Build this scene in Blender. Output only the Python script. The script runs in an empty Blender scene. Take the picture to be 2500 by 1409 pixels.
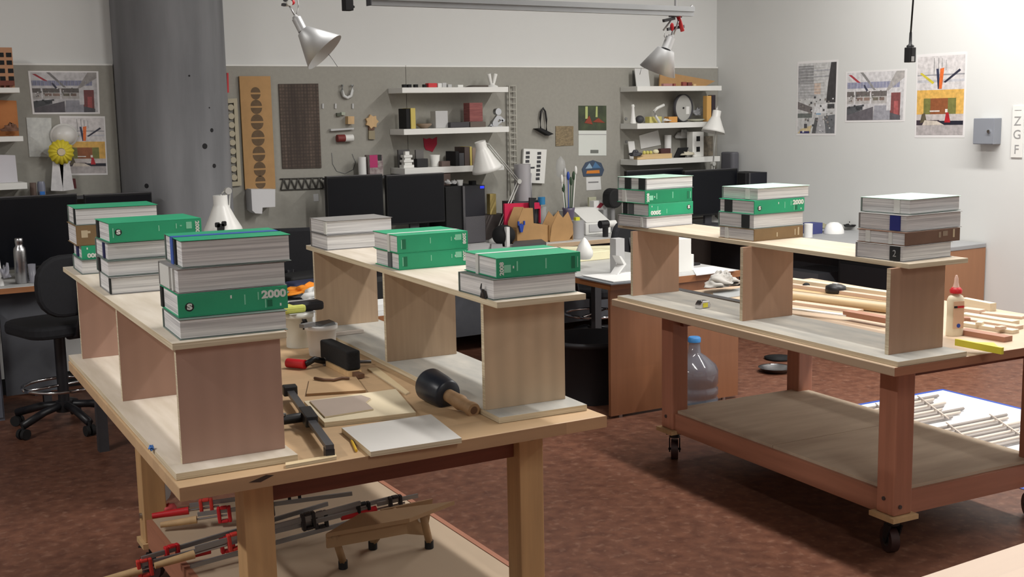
import bpy, math, random
from mathutils import Vector, Matrix
random.seed(7)
C = bpy.context.scene.collection
PI = math.pi
# ------------------------------------------------------------------ camera
HC = 1.6884
W_, H_, F_ = 2500, 1409, 2889.4
YAW, PITCH, ROLL = math.radians(31.8904), math.radians(8.46757), math.radians(-1.08612)
fwd = Vector((math.sin(YAW)*math.cos(PITCH), math.cos(YAW)*math.cos(PITCH), -math.sin(PITCH)))
rt = Vector((math.cos(YAW), -math.sin(YAW), 0)); upv = rt.cross(fwd)
cr, sr = math.cos(ROLL), math.sin(ROLL)
RT = cr*rt + sr*upv; UP = -sr*rt + cr*upv
cam_d = bpy.data.cameras.new('camera'); cam = bpy.data.objects.new('camera', cam_d); C.objects.link(cam)
cam_d.sensor_width = 36; cam_d.lens = 36*F_/W_; cam_d.clip_start = .05
Mx = Matrix((RT, UP, -fwd)).transposed().to_4x4(); Mx.translation = (0, 0, HC); cam.matrix_world = Mx
bpy.context.scene.camera = cam
# survey helpers: a sight line of the photograph meets a known plane of the room
def _ray(px, py): return fwd + RT*((px-W_/2)/F_) - UP*((py-H_/2)/F_)
def Zp(px, py, z):
    d = _ray(px, py); return Vector((0, 0, HC)) + d*((z-HC)/d.z)
def Yp(px, py, y):
    d = _ray(px, py); return Vector((0, 0, HC)) + d*(y/d.y)
def Xp(px, py, x):
    d = _ray(px, py); return Vector((0, 0, HC)) + d*(x/d.x)
XR, YB = 6.979, 7.824          # right wall and back wall
# ------------------------------------------------------------------ materials
def lin(c):
    return tuple(((v/255)/12.92 if v/255 <= .04045 else ((v/255+.055)/1.055)**2.4) for v in c)
MATS = {}
def mat(name, rgb, rough=.6, metal=0, var=0, vscale=6, stretch=(1, 1, 1), rgb2=None, spec=.5, bump=0, bscale=80, alpha=1, trans=0, emit=None, estr=1, detail=4):
    if name in MATS: return MATS[name]
    m = bpy.data.materials.new(name); m.use_nodes = True; nt = m.node_tree; N = nt.nodes; L = nt.links
    b = N['Principled BSDF']; c = lin(rgb)
    b.inputs['Base Color'].default_value = (*c, 1); b.inputs['Roughness'].default_value = rough; b.inputs['Metallic'].default_value = metal
    b.inputs['Specular IOR Level'].default_value = spec
    if trans: b.inputs['Transmission Weight'].default_value = trans
    if alpha < 1: b.inputs['Alpha'].default_value = alpha
    if emit: b.inputs['Emission Color'].default_value = (*lin(emit), 1); b.inputs['Emission Strength'].default_value = estr
    if var or rgb2 or bump:
        tc = N.new('ShaderNodeTexCoord'); mp = N.new('ShaderNodeMapping'); mp.inputs['Scale'].default_value = stretch
        L.new(tc.outputs['Object'], mp.inputs['Vector'])
    if var or rgb2:
        c2 = lin(rgb2) if rgb2 else tuple(max(0, v*(1-var)) for v in c)
        c1 = c if rgb2 else tuple(v*(1+var*.6) for v in c)
        nz = N.new('ShaderNodeTexNoise'); nz.inputs['Scale'].default_value = vscale; nz.inputs['Detail'].default_value = detail
        rp = N.new('ShaderNodeValToRGB'); rp.color_ramp.elements[0].position = .32; rp.color_ramp.elements[1].position = .68
        rp.color_ramp.elements[0].color = (*c2, 1); rp.color_ramp.elements[1].color = (*c1, 1)
        L.new(mp.outputs[0], nz.inputs['Vector']); L.new(nz.outputs['Fac'], rp.inputs['Fac']); L.new(rp.outputs[0], b.inputs['Base Color'])
    if bump:
        n2 = N.new('ShaderNodeTexNoise'); n2.inputs['Scale'].default_value = bscale; bp = N.new('ShaderNodeBump'); bp.inputs['Strength'].default_value = bump; bp.inputs['Distance'].default_value = .004
        L.new(mp.outputs[0], n2.inputs['Vector']); L.new(n2.outputs['Fac'], bp.inputs['Height']); L.new(bp.outputs[0], b.inputs['Normal'])
    MATS[name] = m; return m
def butcher(name, rgb, width=.09, axis='X', amt=.16, rough=.5):
    """glued strips: each strip has its own tone, plus long grain"""
    m = bpy.data.materials.new(name); m.use_nodes = True; nt = m.node_tree; N = nt.nodes; L = nt.links; b = N['Principled BSDF']
    b.inputs['Roughness'].default_value = rough
    tc = N.new('ShaderNodeTexCoord'); mp = N.new('ShaderNodeMapping'); L.new(tc.outputs['Object'], mp.inputs['Vector'])
    br = N.new('ShaderNodeTexBrick'); br.inputs['Scale'].default_value = 1; br.inputs['Brick Width'].default_value = .55; br.inputs['Row Height'].default_value = width
    br.inputs['Mortar Size'].default_value = .0004; br.inputs['Color1'].default_value = (.15, .15, .15, 1); br.inputs['Color2'].default_value = (.85, .85, .85, 1); br.inputs['Mortar'].default_value = (0, 0, 0, 1)
    if axis == 'Y': mp.inputs['Rotation'].default_value = (0, 0, PI/2)
    if axis == 'Z': mp.inputs['Rotation'].default_value = (0, PI/2, 0)
    L.new(mp.outputs[0], br.inputs['Vector'])
    nz = N.new('ShaderNodeTexNoise'); nz.inputs['Scale'].default_value = 3; mp2 = N.new('ShaderNodeMapping')
    mp2.inputs['Scale'].default_value = {'X': (1, 12, 12), 'Y': (12, 1, 12), 'Z': (12, 12, 1)}[axis]
    L.new(tc.outputs['Object'], mp2.inputs['Vector']); L.new(mp2.outputs[0], nz.inputs['Vector'])
    ad = N.new('ShaderNodeMix'); ad.data_type = 'FLOAT'; ad.inputs['Factor'].default_value = .45
    L.new(br.outputs['Color'], ad.inputs['A']); L.new(nz.outputs['Fac'], ad.inputs['B'])
    rp = N.new('ShaderNodeValToRGB'); c = lin(rgb)
    rp.color_ramp.elements[0].position = .2; rp.color_ramp.elements[1].position = .8
    rp.color_ramp.elements[0].color = (*[v*(1-amt*1.4) for v in c], 1); rp.color_ramp.elements[1].color = (*[v*(1+amt) for v in c], 1)
    L.new(ad.outputs['Result'], rp.inputs['Fac']); L.new(rp.outputs[0], b.inputs['Base Color'])
    MATS[name] = m; return m
def wood(name, rgb, grain='Z', amt=.14, rough=.55, scale=5, ratio=14):
    st = {'X': (1, ratio, ratio), 'Y': (ratio, 1, ratio), 'Z': (ratio, ratio, 1)}[grain]
    return mat(name, rgb, rough, var=amt, vscale=scale*.5, stretch=st)
def figured(name, rgb, amt=.12):
    """rotary-cut veneer: wavy cathedral figure"""
    m = bpy.data.materials.new(name); m.use_nodes = True; nt = m.node_tree; N = nt.nodes; L = nt.links; b = N['Principled BSDF']; b.inputs['Roughness'].default_value = .6
    tc = N.new('ShaderNodeTexCoord'); mp = N.new('ShaderNodeMapping'); mp.inputs['Scale'].default_value = (5, 5, 1.5)
    L.new(tc.outputs['Object'], mp.inputs['Vector'])
    wv = N.new('ShaderNodeTexWave'); wv.inputs['Scale'].default_value = 1.1; wv.inputs['Distortion'].default_value = 5.5; wv.inputs['Detail'].default_value = 2; wv.inputs['Detail Scale'].default_value = .8
    L.new(mp.outputs[0], wv.inputs['Vector'])
    nz = N.new('ShaderNodeTexNoise'); nz.inputs['Scale'].default_value = 2.2; L.new(mp.outputs[0], nz.inputs['Vector'])
    mx = N.new('ShaderNodeMix'); mx.data_type = 'FLOAT'; mx.inputs['Factor'].default_value = .6; L.new(wv.outputs['Fac'], mx.inputs['A']); L.new(nz.outputs['Fac'], mx.inputs['B'])
    rp = N.new('ShaderNodeValToRGB'); c = lin(rgb)
    rp.color_ramp.elements[0].position = .2; rp.color_ramp.elements[1].position = .8
    rp.color_ramp.elements[0].color = (*[v*(1-amt) for v in c], 1); rp.color_ramp.elements[1].color = (*[min(1, v*(1+amt)) for v in c], 1)
    L.new(mx.outputs['Result'], rp.inputs['Fac']); L.new(rp.outputs[0], b.inputs['Base Color'])
    MATS[name] = m; return m
def paint(name, rgb, rough=.5, **k): return mat(name, rgb, rough, **k)
# common stock
WHITE = mat('white_paint', (226, 226, 222), .55, var=.03, vscale=3)
PAPER = mat('paper_white', (222, 222, 220), .8, var=.03, vscale=9)
BLACK = mat('black_plastic', (20, 20, 23), .45, var=.1, vscale=20)
MATTBLK = mat('matt_black', (14, 14, 16), .8, var=.1, vscale=20)
DGREY = mat('dark_grey', (62, 62, 66), .6, var=.06, vscale=8)
GREY = mat('mid_grey', (128, 128, 128), .6, var=.05, vscale=8)
LGREY = mat('light_grey', (186, 186, 186), .6, var=.04, vscale=8)
STEEL = mat('brushed_steel', (178, 178, 180), .32, 1, var=.08, vscale=10)
DSTEEL = mat('dull_steel', (105, 105, 108), .45, .9, var=.12, vscale=12)
CHROME = mat('chrome', (215, 215, 218), .12, 1)
RED = mat('red_plastic', (196, 30, 40), .45, var=.08, vscale=12)
ORANGE = mat('orange_cloth', (232, 140, 30), .8, var=.1, vscale=20)
YELLOW = mat('yellow_plastic', (226, 216, 66), .5, var=.05, vscale=15)
KRAFT = mat('kraft_board', (176, 138, 92), .8, var=.07, vscale=14)
CREAM = mat('cream_foam', (226, 220, 186), .8, var=.04, vscale=10)
TAN = mat('tan_wood', (200, 168, 124), .65, var=.12, vscale=4, stretch=(6, 6, 1))
BROWN = mat('brown_wood', (104, 74, 54), .65, var=.15, vscale=8)
BLUE = mat('blue_plastic', (36, 70, 160), .5, var=.05, vscale=10)
SCREEN = mat('screen_glass', (12, 14, 20), .3, spec=.25, var=.05, vscale=5)
RUBBER = mat('rubber', (26, 26, 28), .75, var=.12, vscale=30)
# ------------------------------------------------------------------ mesh builder
class MB:
    def __init__(s): s.v = []; s.f = []; s.m = []; s.sm = []
    def add(s, vs, fs, mi=0, smooth=False, M=None):
        o = len(s.v)
        s.v += [(M @ Vector(v)) if M else Vector(v) for v in vs]
        for f in fs: s.f.append([i+o for i in f]); s.m.append(mi); s.sm.append(smooth)
        return s
    def box(s, x0, x1, y0, y1, z0, z1, mi=0, M=None):
        if x0 > x1: x0, x1 = x1, x0
        if y0 > y1: y0, y1 = y1, y0
        if z0 > z1: z0, z1 = z1, z0
        return s.add([(x0, y0, z0), (x1, y0, z0), (x1, y1, z0), (x0, y1, z0), (x0, y0, z1), (x1, y0, z1), (x1, y1, z1), (x0, y1, z1)],
                     [(3, 2, 1, 0), (4, 5, 6, 7), (0, 1, 5, 4), (1, 2, 6, 5), (2, 3, 7, 6), (3, 0, 4, 7)], mi, False, M)
    def prism(s, poly, a, b, axis='y', mi=0, M=None):
        """polygon in the plane across axis, pushed from a to b. axis y: (x,z); z: (x,y); x: (y,z)"""
        ar = sum(poly[i][0]*poly[(i+1) % len(poly)][1]-poly[(i+1) % len(poly)][0]*poly[i][1] for i in range(len(poly)))
        if ar < 0: poly = poly[::-1]
        def P(p, t): return {'y': (p[0], t, p[1]), 'z': (p[0], p[1], t), 'x': (t, p[0], p[1])}[axis]
        n = len(poly); vs = [P(p, a) for p in poly]+[P(p, b) for p in poly]
        fs = [list(range(n)), list(range(2*n-1, n-1, -1))]+[(i, n+i, n+(i+1) % n, (i+1) % n) for i in range(n)]
        if axis in 'zx': fs = [f[::-1] for f in fs]
        if a > b: fs = [f[::-1] for f in fs]
        return s.add(vs, fs, mi, False, M)
    def lathe(s, prof, seg=28, mi=0, M=None, smooth=True, cap=True):
        vs = []; fs = []
        for r, z in prof:
            for k in range(seg): a = 2*PI*k/seg; vs.append((r*math.cos(a), r*math.sin(a), z))
        for i in range(len(prof)-1):
            for k in range(seg):
                k2 = (k+1) % seg; fs.append((i*seg+k, i*seg+k2, (i+1)*seg+k2, (i+1)*seg+k))
        s.add(vs, fs, mi, smooth, M)
        if cap:
            for i in (0, len(prof)-1):
                if prof[i][0] > 1e-5:
                    r, z = prof[i]; c = [(r*math.cos(2*PI*k/seg), r*math.sin(2*PI*k/seg), z) for k in range(seg)]
                    s.add(c, [list(range(seg))[::-1] if i == 0 else list(range(seg))], mi, False, M)
        return s
    def cyl(s, p, q, r, seg=16, mi=0, r2=None, M=None, smooth=True):
        p = Vector(p); q = Vector(q); d = q-p; R = d.to_track_quat('Z', 'Y').to_matrix().to_4x4(); R.translation = p
        if M: R = M @ R
        return s.lathe([(r, 0), (r if r2 is None else r2, d.length)], seg, mi, R, smooth)
    def tube(s, pts, r, seg=8, mi=0, M=None):
        pts = [Vector(p) for p in pts]; vs = []; n = len(pts)
        for i, p in enumerate(pts):
            t = (pts[min(i+1, n-1)]-pts[max(i-1, 0)]).normalized(); q = t.to_track_quat('Z', 'Y')
            for k in range(seg):
                a = 2*PI*k/seg; vs.append(p+q @ Vector((r*math.cos(a), r*math.sin(a), 0)))
        fs = [(i*seg+k, i*seg+(k+1) % seg, (i+1)*seg+(k+1) % seg, (i+1)*seg+k) for i in range(n-1) for k in range(seg)]
        fs += [list(range(seg))[::-1], [(n-1)*seg+k for k in range(seg)]]
        return s.add(vs, fs, mi, True, M)
    def ball(s, c, r, mi=0, seg=18, ring=10, M=None):
        rx, ry, rz = r if isinstance(r, (tuple, list)) else (r, r, r)
        prof = [(math.sin(PI*i/ring), -math.cos(PI*i/ring)) for i in range(ring+1)]
        prof[0] = (1e-6, -1); prof[-1] = (1e-6, 1)
        T = Matrix.Translation(c) @ Matrix.Diagonal((rx, ry, rz, 1)); T = M @ T if M else T
        return s.lathe(prof, seg, mi, T, True, False)
    def blob(s, c, r, amp, mi=0, seed=0, seg=20, ring=12, flat=None, M=None):
        rnd = random.Random(seed); ph = [(rnd.uniform(1, 4), rnd.uniform(1, 4), rnd.uniform(0, 6), rnd.uniform(0, 6)) for _ in range(4)]
        rx, ry, rz = r; vs = []; fs = []
        for i in range(ring+1):
            th = PI*i/ring
            for k in range(seg):
                a = 2*PI*k/seg; w = 1+sum(amp/4*math.sin(f1*round(1)*a*1+p1)*math.sin(f2*th*2+p2) for f1, f2, p1, p2 in [(round(x[0]), x[1], x[2], x[3]) for x in ph])*2
                x = rx*math.sin(th)*math.cos(a)*w; y = ry*math.sin(th)*math.sin(a)*w; z = -rz*math.cos(th)*w
                if flat is not None: z = max(z, flat)
                vs.append((c[0]+x, c[1]+y, c[2]+z))
        for i in range(ring):
            for k in range(seg): fs.append((i*seg+k, i*seg+(k+1) % seg, (i+1)*seg+(k+1) % seg, (i+1)*seg+k))
        return s.add(vs, fs, mi, True, M)
    def build(s, name, mats, parent=None, loc=None, rotz=0, bevel=0, rot=None):
        me = bpy.data.meshes.new(name); me.from_pydata([tuple(v) for v in s.v], [], s.f)
        if not isinstance(mats, (list, tuple)): mats = [mats]
        for m in mats: me.materials.append(m)
        me.polygons.foreach_set('material_index', s.m); me.polygons.foreach_set('use_smooth', s.sm); me.update()
        o = bpy.data.objects.new(name, me); C.objects.link(o)
        if parent: o.parent = parent
        if loc is not None: o.location = loc
        o.rotation_euler = rot if rot else (0, 0, rotz)
        if bevel:
            b = o.modifiers.new('edge', 'BEVEL'); b.width = bevel; b.segments = 2; b.limit_method = 'ANGLE'; b.angle_limit = .7
        return o
def tag(o, label, cat, group=None):
    o['label'] = label; o['category'] = cat
    if group: o['group'] = group
    return o
def thing(name, label, cat, loc=(0, 0, 0), rotz=0, group=None):
    o = bpy.data.objects.new(name, None); C.objects.link(o); o.location = loc; o.rotation_euler = (0, 0, rotz); o.empty_display_size = .05
    return tag(o, label, cat, group)
def solo(mb, name, mats, label, cat, loc=(0, 0, 0), rotz=0, group=None, bevel=0, rot=None):
    return tag(mb.build(name, mats, None, loc, rotz, bevel, rot), label, cat, group)
def struct(mb, name, mats, **k):
    o = mb.build(name, mats, **k); o['kind'] = 'structure'; return o
def text(body, size, loc, mat_, parent, name, ang=0, M=None, bold=.012, xs=1.0):
    cu = bpy.data.curves.new(name, 'FONT'); cu.body = body; cu.size = size; cu.extrude = .0003; cu.offset = bold*size; cu.align_x = 'CENTER'; cu.align_y = 'CENTER'; cu.resolution_u = 3
    cu.materials.append(mat_); tmp = bpy.data.objects.new(name, cu); C.objects.link(tmp); bpy.context.view_layer.update()
    me = bpy.data.meshes.new_from_object(tmp.evaluated_get(bpy.context.evaluated_depsgraph_get())); bpy.data.objects.remove(tmp); bpy.data.curves.remove(cu)
    o = bpy.data.objects.new(name, me); C.objects.link(o); o.parent = parent
    R = Matrix.Rotation(ang, 4, 'Y') @ Matrix.Rotation(PI/2, 4, 'X') @ Matrix.Diagonal((xs, 1, 1, 1))
    R = (M @ R) if M else R
    T = Matrix.Translation(loc) @ R; o.matrix_local = T; return o
class Frame:
    def __init__(s, ox, oy, yaw): s.o = Vector((ox, oy, 0)); s.a = yaw; s.R = Matrix.Rotation(yaw, 3, 'Z')
    def w(s, x, y, z): return s.o + s.R @ Vector((x, y, z))
    def inv(s, P): return s.R.transposed() @ (Vector(P)-s.o)
ZA, ZB = .8084, .7900
FA = Frame(.7653, 2.7643, -.0425); FL = Frame(.7984, 2.8673, -.05966); FR = Frame(1.701, 2.8157, -.08691)
FB = Frame(3.2346, 2.7042, -.0800); FS = Frame(3.355, 2.7545, -.07916)
# ------------------------------------------------------------------ setting
WALLP = mat('wall_paint', (212, 213, 211), .85, var=.015, vscale=2)
FLOORM = mat('stained_concrete', (122, 82, 64), .45, rgb2=(94, 60, 47), vscale=16, detail=12, bump=.06, bscale=30, spec=.3)
def _floor_detail():
    m = FLOORM; nt = m.node_tree; N = nt.nodes; L = nt.links; b = N['Principled BSDF']
    src = b.inputs['Base Color'].links[0].from_socket
    n = N.new('ShaderNodeTexNoise'); n.inputs['Scale'].default_value = 26; n.inputs['Detail'].default_value = 6
    tc = N.new('ShaderNodeTexCoord'); L.new(tc.outputs['Object'], n.inputs['Vector'])
    r = N.new('ShaderNodeValToRGB'); r.color_ramp.elements[0].position = .55; r.color_ramp.elements[1].position = .75
    mx = N.new('ShaderNodeMix'); mx.data_type = 'RGBA'; L.new(n.outputs['Fac'], r.inputs['Fac'])
    ml = N.new('ShaderNodeMath'); ml.operation = 'MULTIPLY'; ml.inputs[1].default_value = .35; L.new(r.outputs[0], ml.inputs[0])
    L.new(ml.outputs[0], mx.inputs['Factor']); L.new(src, mx.inputs['A']); mx.inputs['B'].default_value = (*lin((176, 140, 118)), 1); L.new(mx.outputs['Result'], b.inputs['Base Color'])
_floor_detail()
X0, Y0, ZC = -4.5, -4.0, 4.3
struct(MB().box(X0, XR+.15, Y0, YB+.15, -.1, 0), 'floor', FLOORM)
struct(MB().box(X0, XR+.15, YB, YB+.15, 0, ZC), 'wall_back', WALLP)
struct(MB().box(XR, XR+.15, Y0, YB, 0, ZC), 'wall_right', WALLP)
struct(MB().box(X0-.15, X0, Y0, YB+.15, 0, ZC), 'wall_left', WALLP)
struct(MB().box(X0, XR+.15, Y0-.15, Y0, 0, ZC), 'wall_front', WALLP)
struct(MB().box(X0-.15, XR+.15, Y0-.15, YB+.15, ZC, ZC+.1), 'ceiling', mat('ceiling_paint', (120, 120, 120), .9))
struct(MB().box(X0, XR, YB-.012, YB, 0, .1), 'baseboard_back', MATTBLK)
CONC = mat('concrete', (134, 135, 138), .8, rgb2=(108, 109, 112), vscale=2.4, stretch=(2.4, 2.4, .35), detail=11, bump=.04, bscale=60)
cx, cy, cR = 2.259, 7.757, .35
struct(MB().lathe([(cR, 0), (cR, ZC)], 96, 0, Matrix.Translation((cx, cy, 0))), 'concrete_column', CONC)
holes = MB()
for px, py, r in ((517, 318, .013), (500, 357, .018), (523, 405, .014), (358, 454, .015), (462, 185, .006), (511, 263, .005)):
    d = _ray(px, py); o2 = Vector((cx, cy)); dd = Vector((d.x, d.y)); t0 = dd.dot(o2)/dd.dot(dd)
    t = t0-math.sqrt(max(0, cR**2-(o2-dd*t0).length_squared))/dd.length
    P = Vector((0, 0, HC))+d*t; n = Vector((P.x-cx, P.y-cy, 0)).normalized()
    holes.cyl(P-n*.01, P+n*.0015, r, 14)
o = struct(holes, 'trim_bughole', mat('pit_shadow', (36, 36, 38), .95))
# pinboard on the back wall
TB = YB-.02
ztb = Yp(1100, 164, TB).z
TACK = mat('grey_pin_fabric', (154, 152, 144), .95, var=.04, vscale=40, bump=.05, bscale=300)
for i, (a, b_, lab) in enumerate(((X0+.02, 1.905, 'grey fabric pinboard beyond the concrete column, above the silver bottle'), (2.62, 3.98, 'grey fabric pinboard beside the column with the brown patterned panel'), (3.984, XR-.003, 'long grey fabric pinboard carrying the floating shelves and calendar'))):
    t = thing('pinboard', lab, 'pinboard', (0, 0, 0), group='grey pinboards on the back wall')
    MB().box(a, b_, TB, YB-.0002, .76, ztb).build('board', TACK, t)
    MB().box(a, b_, TB-.003, YB-.001, ztb+.0005, ztb+.012).build('top_trim', WHITE, t)
# ------------------------------------------------------------------ workbenches
BT = butcher('bench_top', (202, 170, 132), .075, 'X', .08, .5)
BE = butcher('bench_edge', (186, 148, 112), .16, 'X', .16, .5)
MAPLE = wood('bench_leg_pale', (196, 158, 112), 'Z', .12)
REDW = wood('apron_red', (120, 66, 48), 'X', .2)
DFIR = wood('bench_leg_red', (172, 116, 92), 'Z', .12)
DFIRX = wood('rail_red_x', (168, 114, 92), 'X', .12)
DFIRY = wood('rail_red_y', (168, 114, 90), 'Y', .12)
MDF = mat('mdf_shelf', (184, 164, 140), .75, var=.06, vscale=3)
BT2 = butcher('bench_top_two', (196, 172, 146), .09, 'Y', .06, .5)
def caster(parent, x, y, ztop, yaw, r=.05):
    R = Matrix.Translation((x, y, 0)) @ Matrix.Rotation(yaw, 4, 'Z')
    f = MB(); f.box(-.045, .045, -.04, .04, ztop-.006, ztop, M=R); f.cyl((0, 0, ztop-.006), (0, 0, ztop-.03), .024, 14, M=R)
    for s in (-1, 1): f.prism([(-.026, ztop-.028), (.022, ztop-.028), (.036, r-.012), (.014, r-.014)], s*.021, s*.027, 'y', M=R)
    f.cyl((.024, -.03, r), (.024, .03, r), .006, 10, M=R)
    o = f.build('caster', mat('caster_steel', (52, 52, 55), .4, .6, var=.1, vscale=20), parent)
    w = MB(); w.cyl((.024, -.017, r), (.024, .017, r), r, 26, M=R); w.build('wheel', mat('caster_tyre', (60, 38, 36), .5, var=.15, vscale=20), o)
    MB().cyl((.024, -.0175, r), (.024, .0178, r), r*.55, 18, M=R).build('hub', DSTEEL, o)
    return o
# bench A: pale butcher-block bench with two shelf units on it
tA = thing('workbench', 'butcher block workbench with pale legs, clamps lying on its bottom shelf', 'workbench', FA.o, FA.a, 'butcher block workbenches')
LA = 1.76
MB().prism([(0, 0), (1.24, 0), (1.24, LA), (.032, LA)], ZA-.036, ZA, 'z').build('tabletop', [BT], tA, bevel=.003)
ed = MB().box(0, 1.24, -.0012, 0, ZA-.035, ZA-.001)
ed.build('front_edge', BE, tA)
for x0, y0 in ((.205, .175), (1.045, .175), (.205, 1.455), (1.045, 1.455)):
    lg = MB().box(x0, x0+.082, y0, y0+.082, .165, ZA-.0365).build('leg', MAPLE, tA, bevel=.003)
    pd = MB().box(x0-.012, x0+.094, y0-.012, y0+.094, .145, .1645).build('pad', TAN, lg)
    caster(tA, x0+.041, y0+.041, .1445, 2.4 if x0 < .5 else .4)
kn = MB(); kn.cyl((1.088, .1735, .745), (1.088, .1751, .745), .03, 18); kn.build('knot', mat('knot', (98, 70, 48), .7, var=.3, vscale=30), tA)
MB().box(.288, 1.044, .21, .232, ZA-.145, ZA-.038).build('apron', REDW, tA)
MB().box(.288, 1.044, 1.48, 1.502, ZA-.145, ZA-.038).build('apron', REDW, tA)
for x in (.225, 1.065): MB().box(x, x+.022, .258, 1.454, ZA-.145, ZA-.038).build('apron', DFIRY, tA)
MB().box(.225, 1.105, .15, 1.535, .232, .25).build('lower_shelf', MDF, tA)
for x in (.212, 1.107): MB().box(x, x+.02, .258, 1.454, .15, .2515).build('rail', DFIRY, tA)
for y in (.19, 1.52): MB().box(.29, 1.04, y, y+.02, .15, .2315).build('rail', DFIRX, tA)
bl = MB().cyl((.2045, 1.49, .26), (.196, 1.49, .26), .01, 6); bl.build('bolt', STEEL, tA)
kk = MB().prism([(.17, ZA-.016), (.215, ZA-.004), (.235, ZA-.008), (.2, ZA-.02)], -.0011, -.0020, 'y'); kk.build('edge_chip', mat('chip_dark', (62, 44, 34), .8), tA)
# bench B: red-brown bench on casters
tB = thing('workbench', 'rolling workbench with red-brown legs and an open bottom shelf on casters', 'workbench', FB.o, FB.a, 'butcher block workbenches')
MB().box(0, 1.25, 0, 1.83, ZB-.033, ZB).build('tabletop', BT2, tB, bevel=.003)
MB().box(0.001, 1.249, -.0012, 0, ZB-.032, ZB-.001).build('front_edge', wood('bench_edge_brown', (160, 108, 80), 'X', .14), tB)
for x0, y0, wy in ((.19, .17, 1.25), (.965, .17, 1.1), (.19, 1.595, .95), (.965, 1.595, .5)):
    lg = MB().box(x0, x0+.092, y0, y0+.09, .165, ZB-.0335).build('leg', DFIR, tB, bevel=.006)
    MB().box(x0-.018, x0+.11, y0-.018, y0+.108, .146, .1645).build('pad', TAN, lg)
    bo = MB()
    bo.cyl((x0+.03, y0-.0005, .2), (x0+.03, y0-.005, .2), .008, 8); bo.cyl((x0-.0005, y0+.05, .225), (x0-.005, y0+.05, .225), .008, 8); bo.build('bolt', DSTEEL, lg)
    caster(tB, x0+.046, y0+.045, .1455, wy)
for x in (.205, 1.022): MB().box(x, x+.028, .262, 1.593, .155, .245).build('rail', DFIRY, tB)
for y in (.19, 1.64): MB().box(.284, .963, y, y+.028, .155, .245).build('rail', DFIRX, tB)
SHB = mat('worn_plank', (196, 180, 158), .8, rgb2=(172, 154, 134), vscale=2.2, stretch=(1, 5, 5), detail=7)
MB().box(.222, 1.033, .207, .898, .2455, .2585).build('shelf_plank', SHB, tB)
MB().box(.222, 1.033, .901, 1.648, .2455, .2585).build('shelf_plank', SHB, tB)
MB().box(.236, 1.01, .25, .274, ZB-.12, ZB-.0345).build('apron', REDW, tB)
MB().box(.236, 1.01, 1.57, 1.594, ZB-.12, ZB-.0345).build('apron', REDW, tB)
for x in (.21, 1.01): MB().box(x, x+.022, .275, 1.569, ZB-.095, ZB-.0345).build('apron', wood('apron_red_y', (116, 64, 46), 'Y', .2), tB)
# bench C: a corner of a third bench near the camera
tC = thing('workbench', 'pale wooden workbench corner closest to the viewer, its top bare', 'workbench', (0, 0, 0), 0, 'butcher block workbenches')
MB().box(1.25, 2.75, .25, 1.432, ZB-.035, ZB).build('tabletop', butcher('bench_top_three', (224, 196, 172), .09, 'X', .05, .5), tC, bevel=.003)
for x, y in ((1.4, .4), (2.52, .4), (1.4, 1.2), (2.52, 1.2)): MB().box(x, x+.085, y, y+.085, 0, ZB-.036).build('leg', MAPLE, tC)
# ------------------------------------------------------------------ plywood shelf units
PLYP = mat('ply_pale', (222, 212, 198), .7, rgb2=(202, 190, 172), vscale=2.5, stretch=(9, 1.2, 9), detail=6)
PLYD = mat('ply_dusty', (184, 180, 170), .8, rgb2=(156, 155, 150), vscale=3, stretch=(5, 1.5, 5), detail=7)
EDGE = mat('ply_edge', (228, 216, 190), .7, rgb2=(196, 180, 150), vscale=3, stretch=(1, 1, 90), detail=2)
VP = figured('veneer_pink', (178, 144, 128), .035); VT = wood('veneer_tan', (184, 160, 134), 'Z', .07, scale=8); VB = wood('veneer_brown', (170, 136, 112), 'Z', .05, scale=6)
VTF = figured('veneer_tan_figured', (196, 172, 144), .09)
def unit(fr, z, top, x0, x1, y1, ps, px0, px1, veneers, label, bottom=None, topm=PLYP, botm=PLYP, tx=0):
    t = thing('shelf_unit', label, 'shelf unit', fr.w(0, 0, z+.0006), fr.a, 'long plywood shelf units being glued up')
    h = top-z
    def board(a, b, ya, yb, za, zb, name, mm):
        m = MB().box(a, b, ya, yb, za, zb); m.m = [0, 0, 1, 1, 1, 1]; m.build(name, [mm, EDGE], t, bevel=.0012)
    bb = bottom or (x0, x1, 0, y1)
    board(bb[0], bb[1], bb[2], bb[3], 0, .018, 'bottom_board', botm)
    board(x0+tx, x1+tx, 0, y1, h-.0185, h-.0006, 'top_board', topm)
    for p, v in zip(ps, veneers):
        m = MB().box(px0, px1, p, p+.018, .0184, h-.019); m.m = [0, 0, 0, 1, 0, 1]; m.build('upright', [v, EDGE], t)
    return t
zL, zR, zS = 1.1425, 1.1603, 1.1364
unit(FL, ZA, zL, 0, .291, 1.80, (.027, .804, 1.565), .013, .280, (VP, VP, VP), 'plywood shelf unit with pinkish uprights along the bench edge by the empty floor', bottom=(-.02, .291, -.045, 1.675))
unit(FR, ZA, zR, 0, .291, 1.783, (.094, .889, 1.686), .002, .270, (VTF, VT, VT), 'plywood shelf unit with tan uprights behind the mallet and dust brush', botm=PLYD)
unit(FS, ZB, zS, 0, .291, 1.89, (.041, .862, 1.689), -.045, .222, (VB, VB, VB), 'plywood shelf unit with brown uprights on the rolling workbench', bottom=(-.1, .235, -.06, 1.74), botm=PLYD, topm=mat('ply_tan_top', (198, 184, 164), .7, rgb2=(182, 168, 148), vscale=2.5, stretch=(9, 1.2, 9), detail=6))
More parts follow.
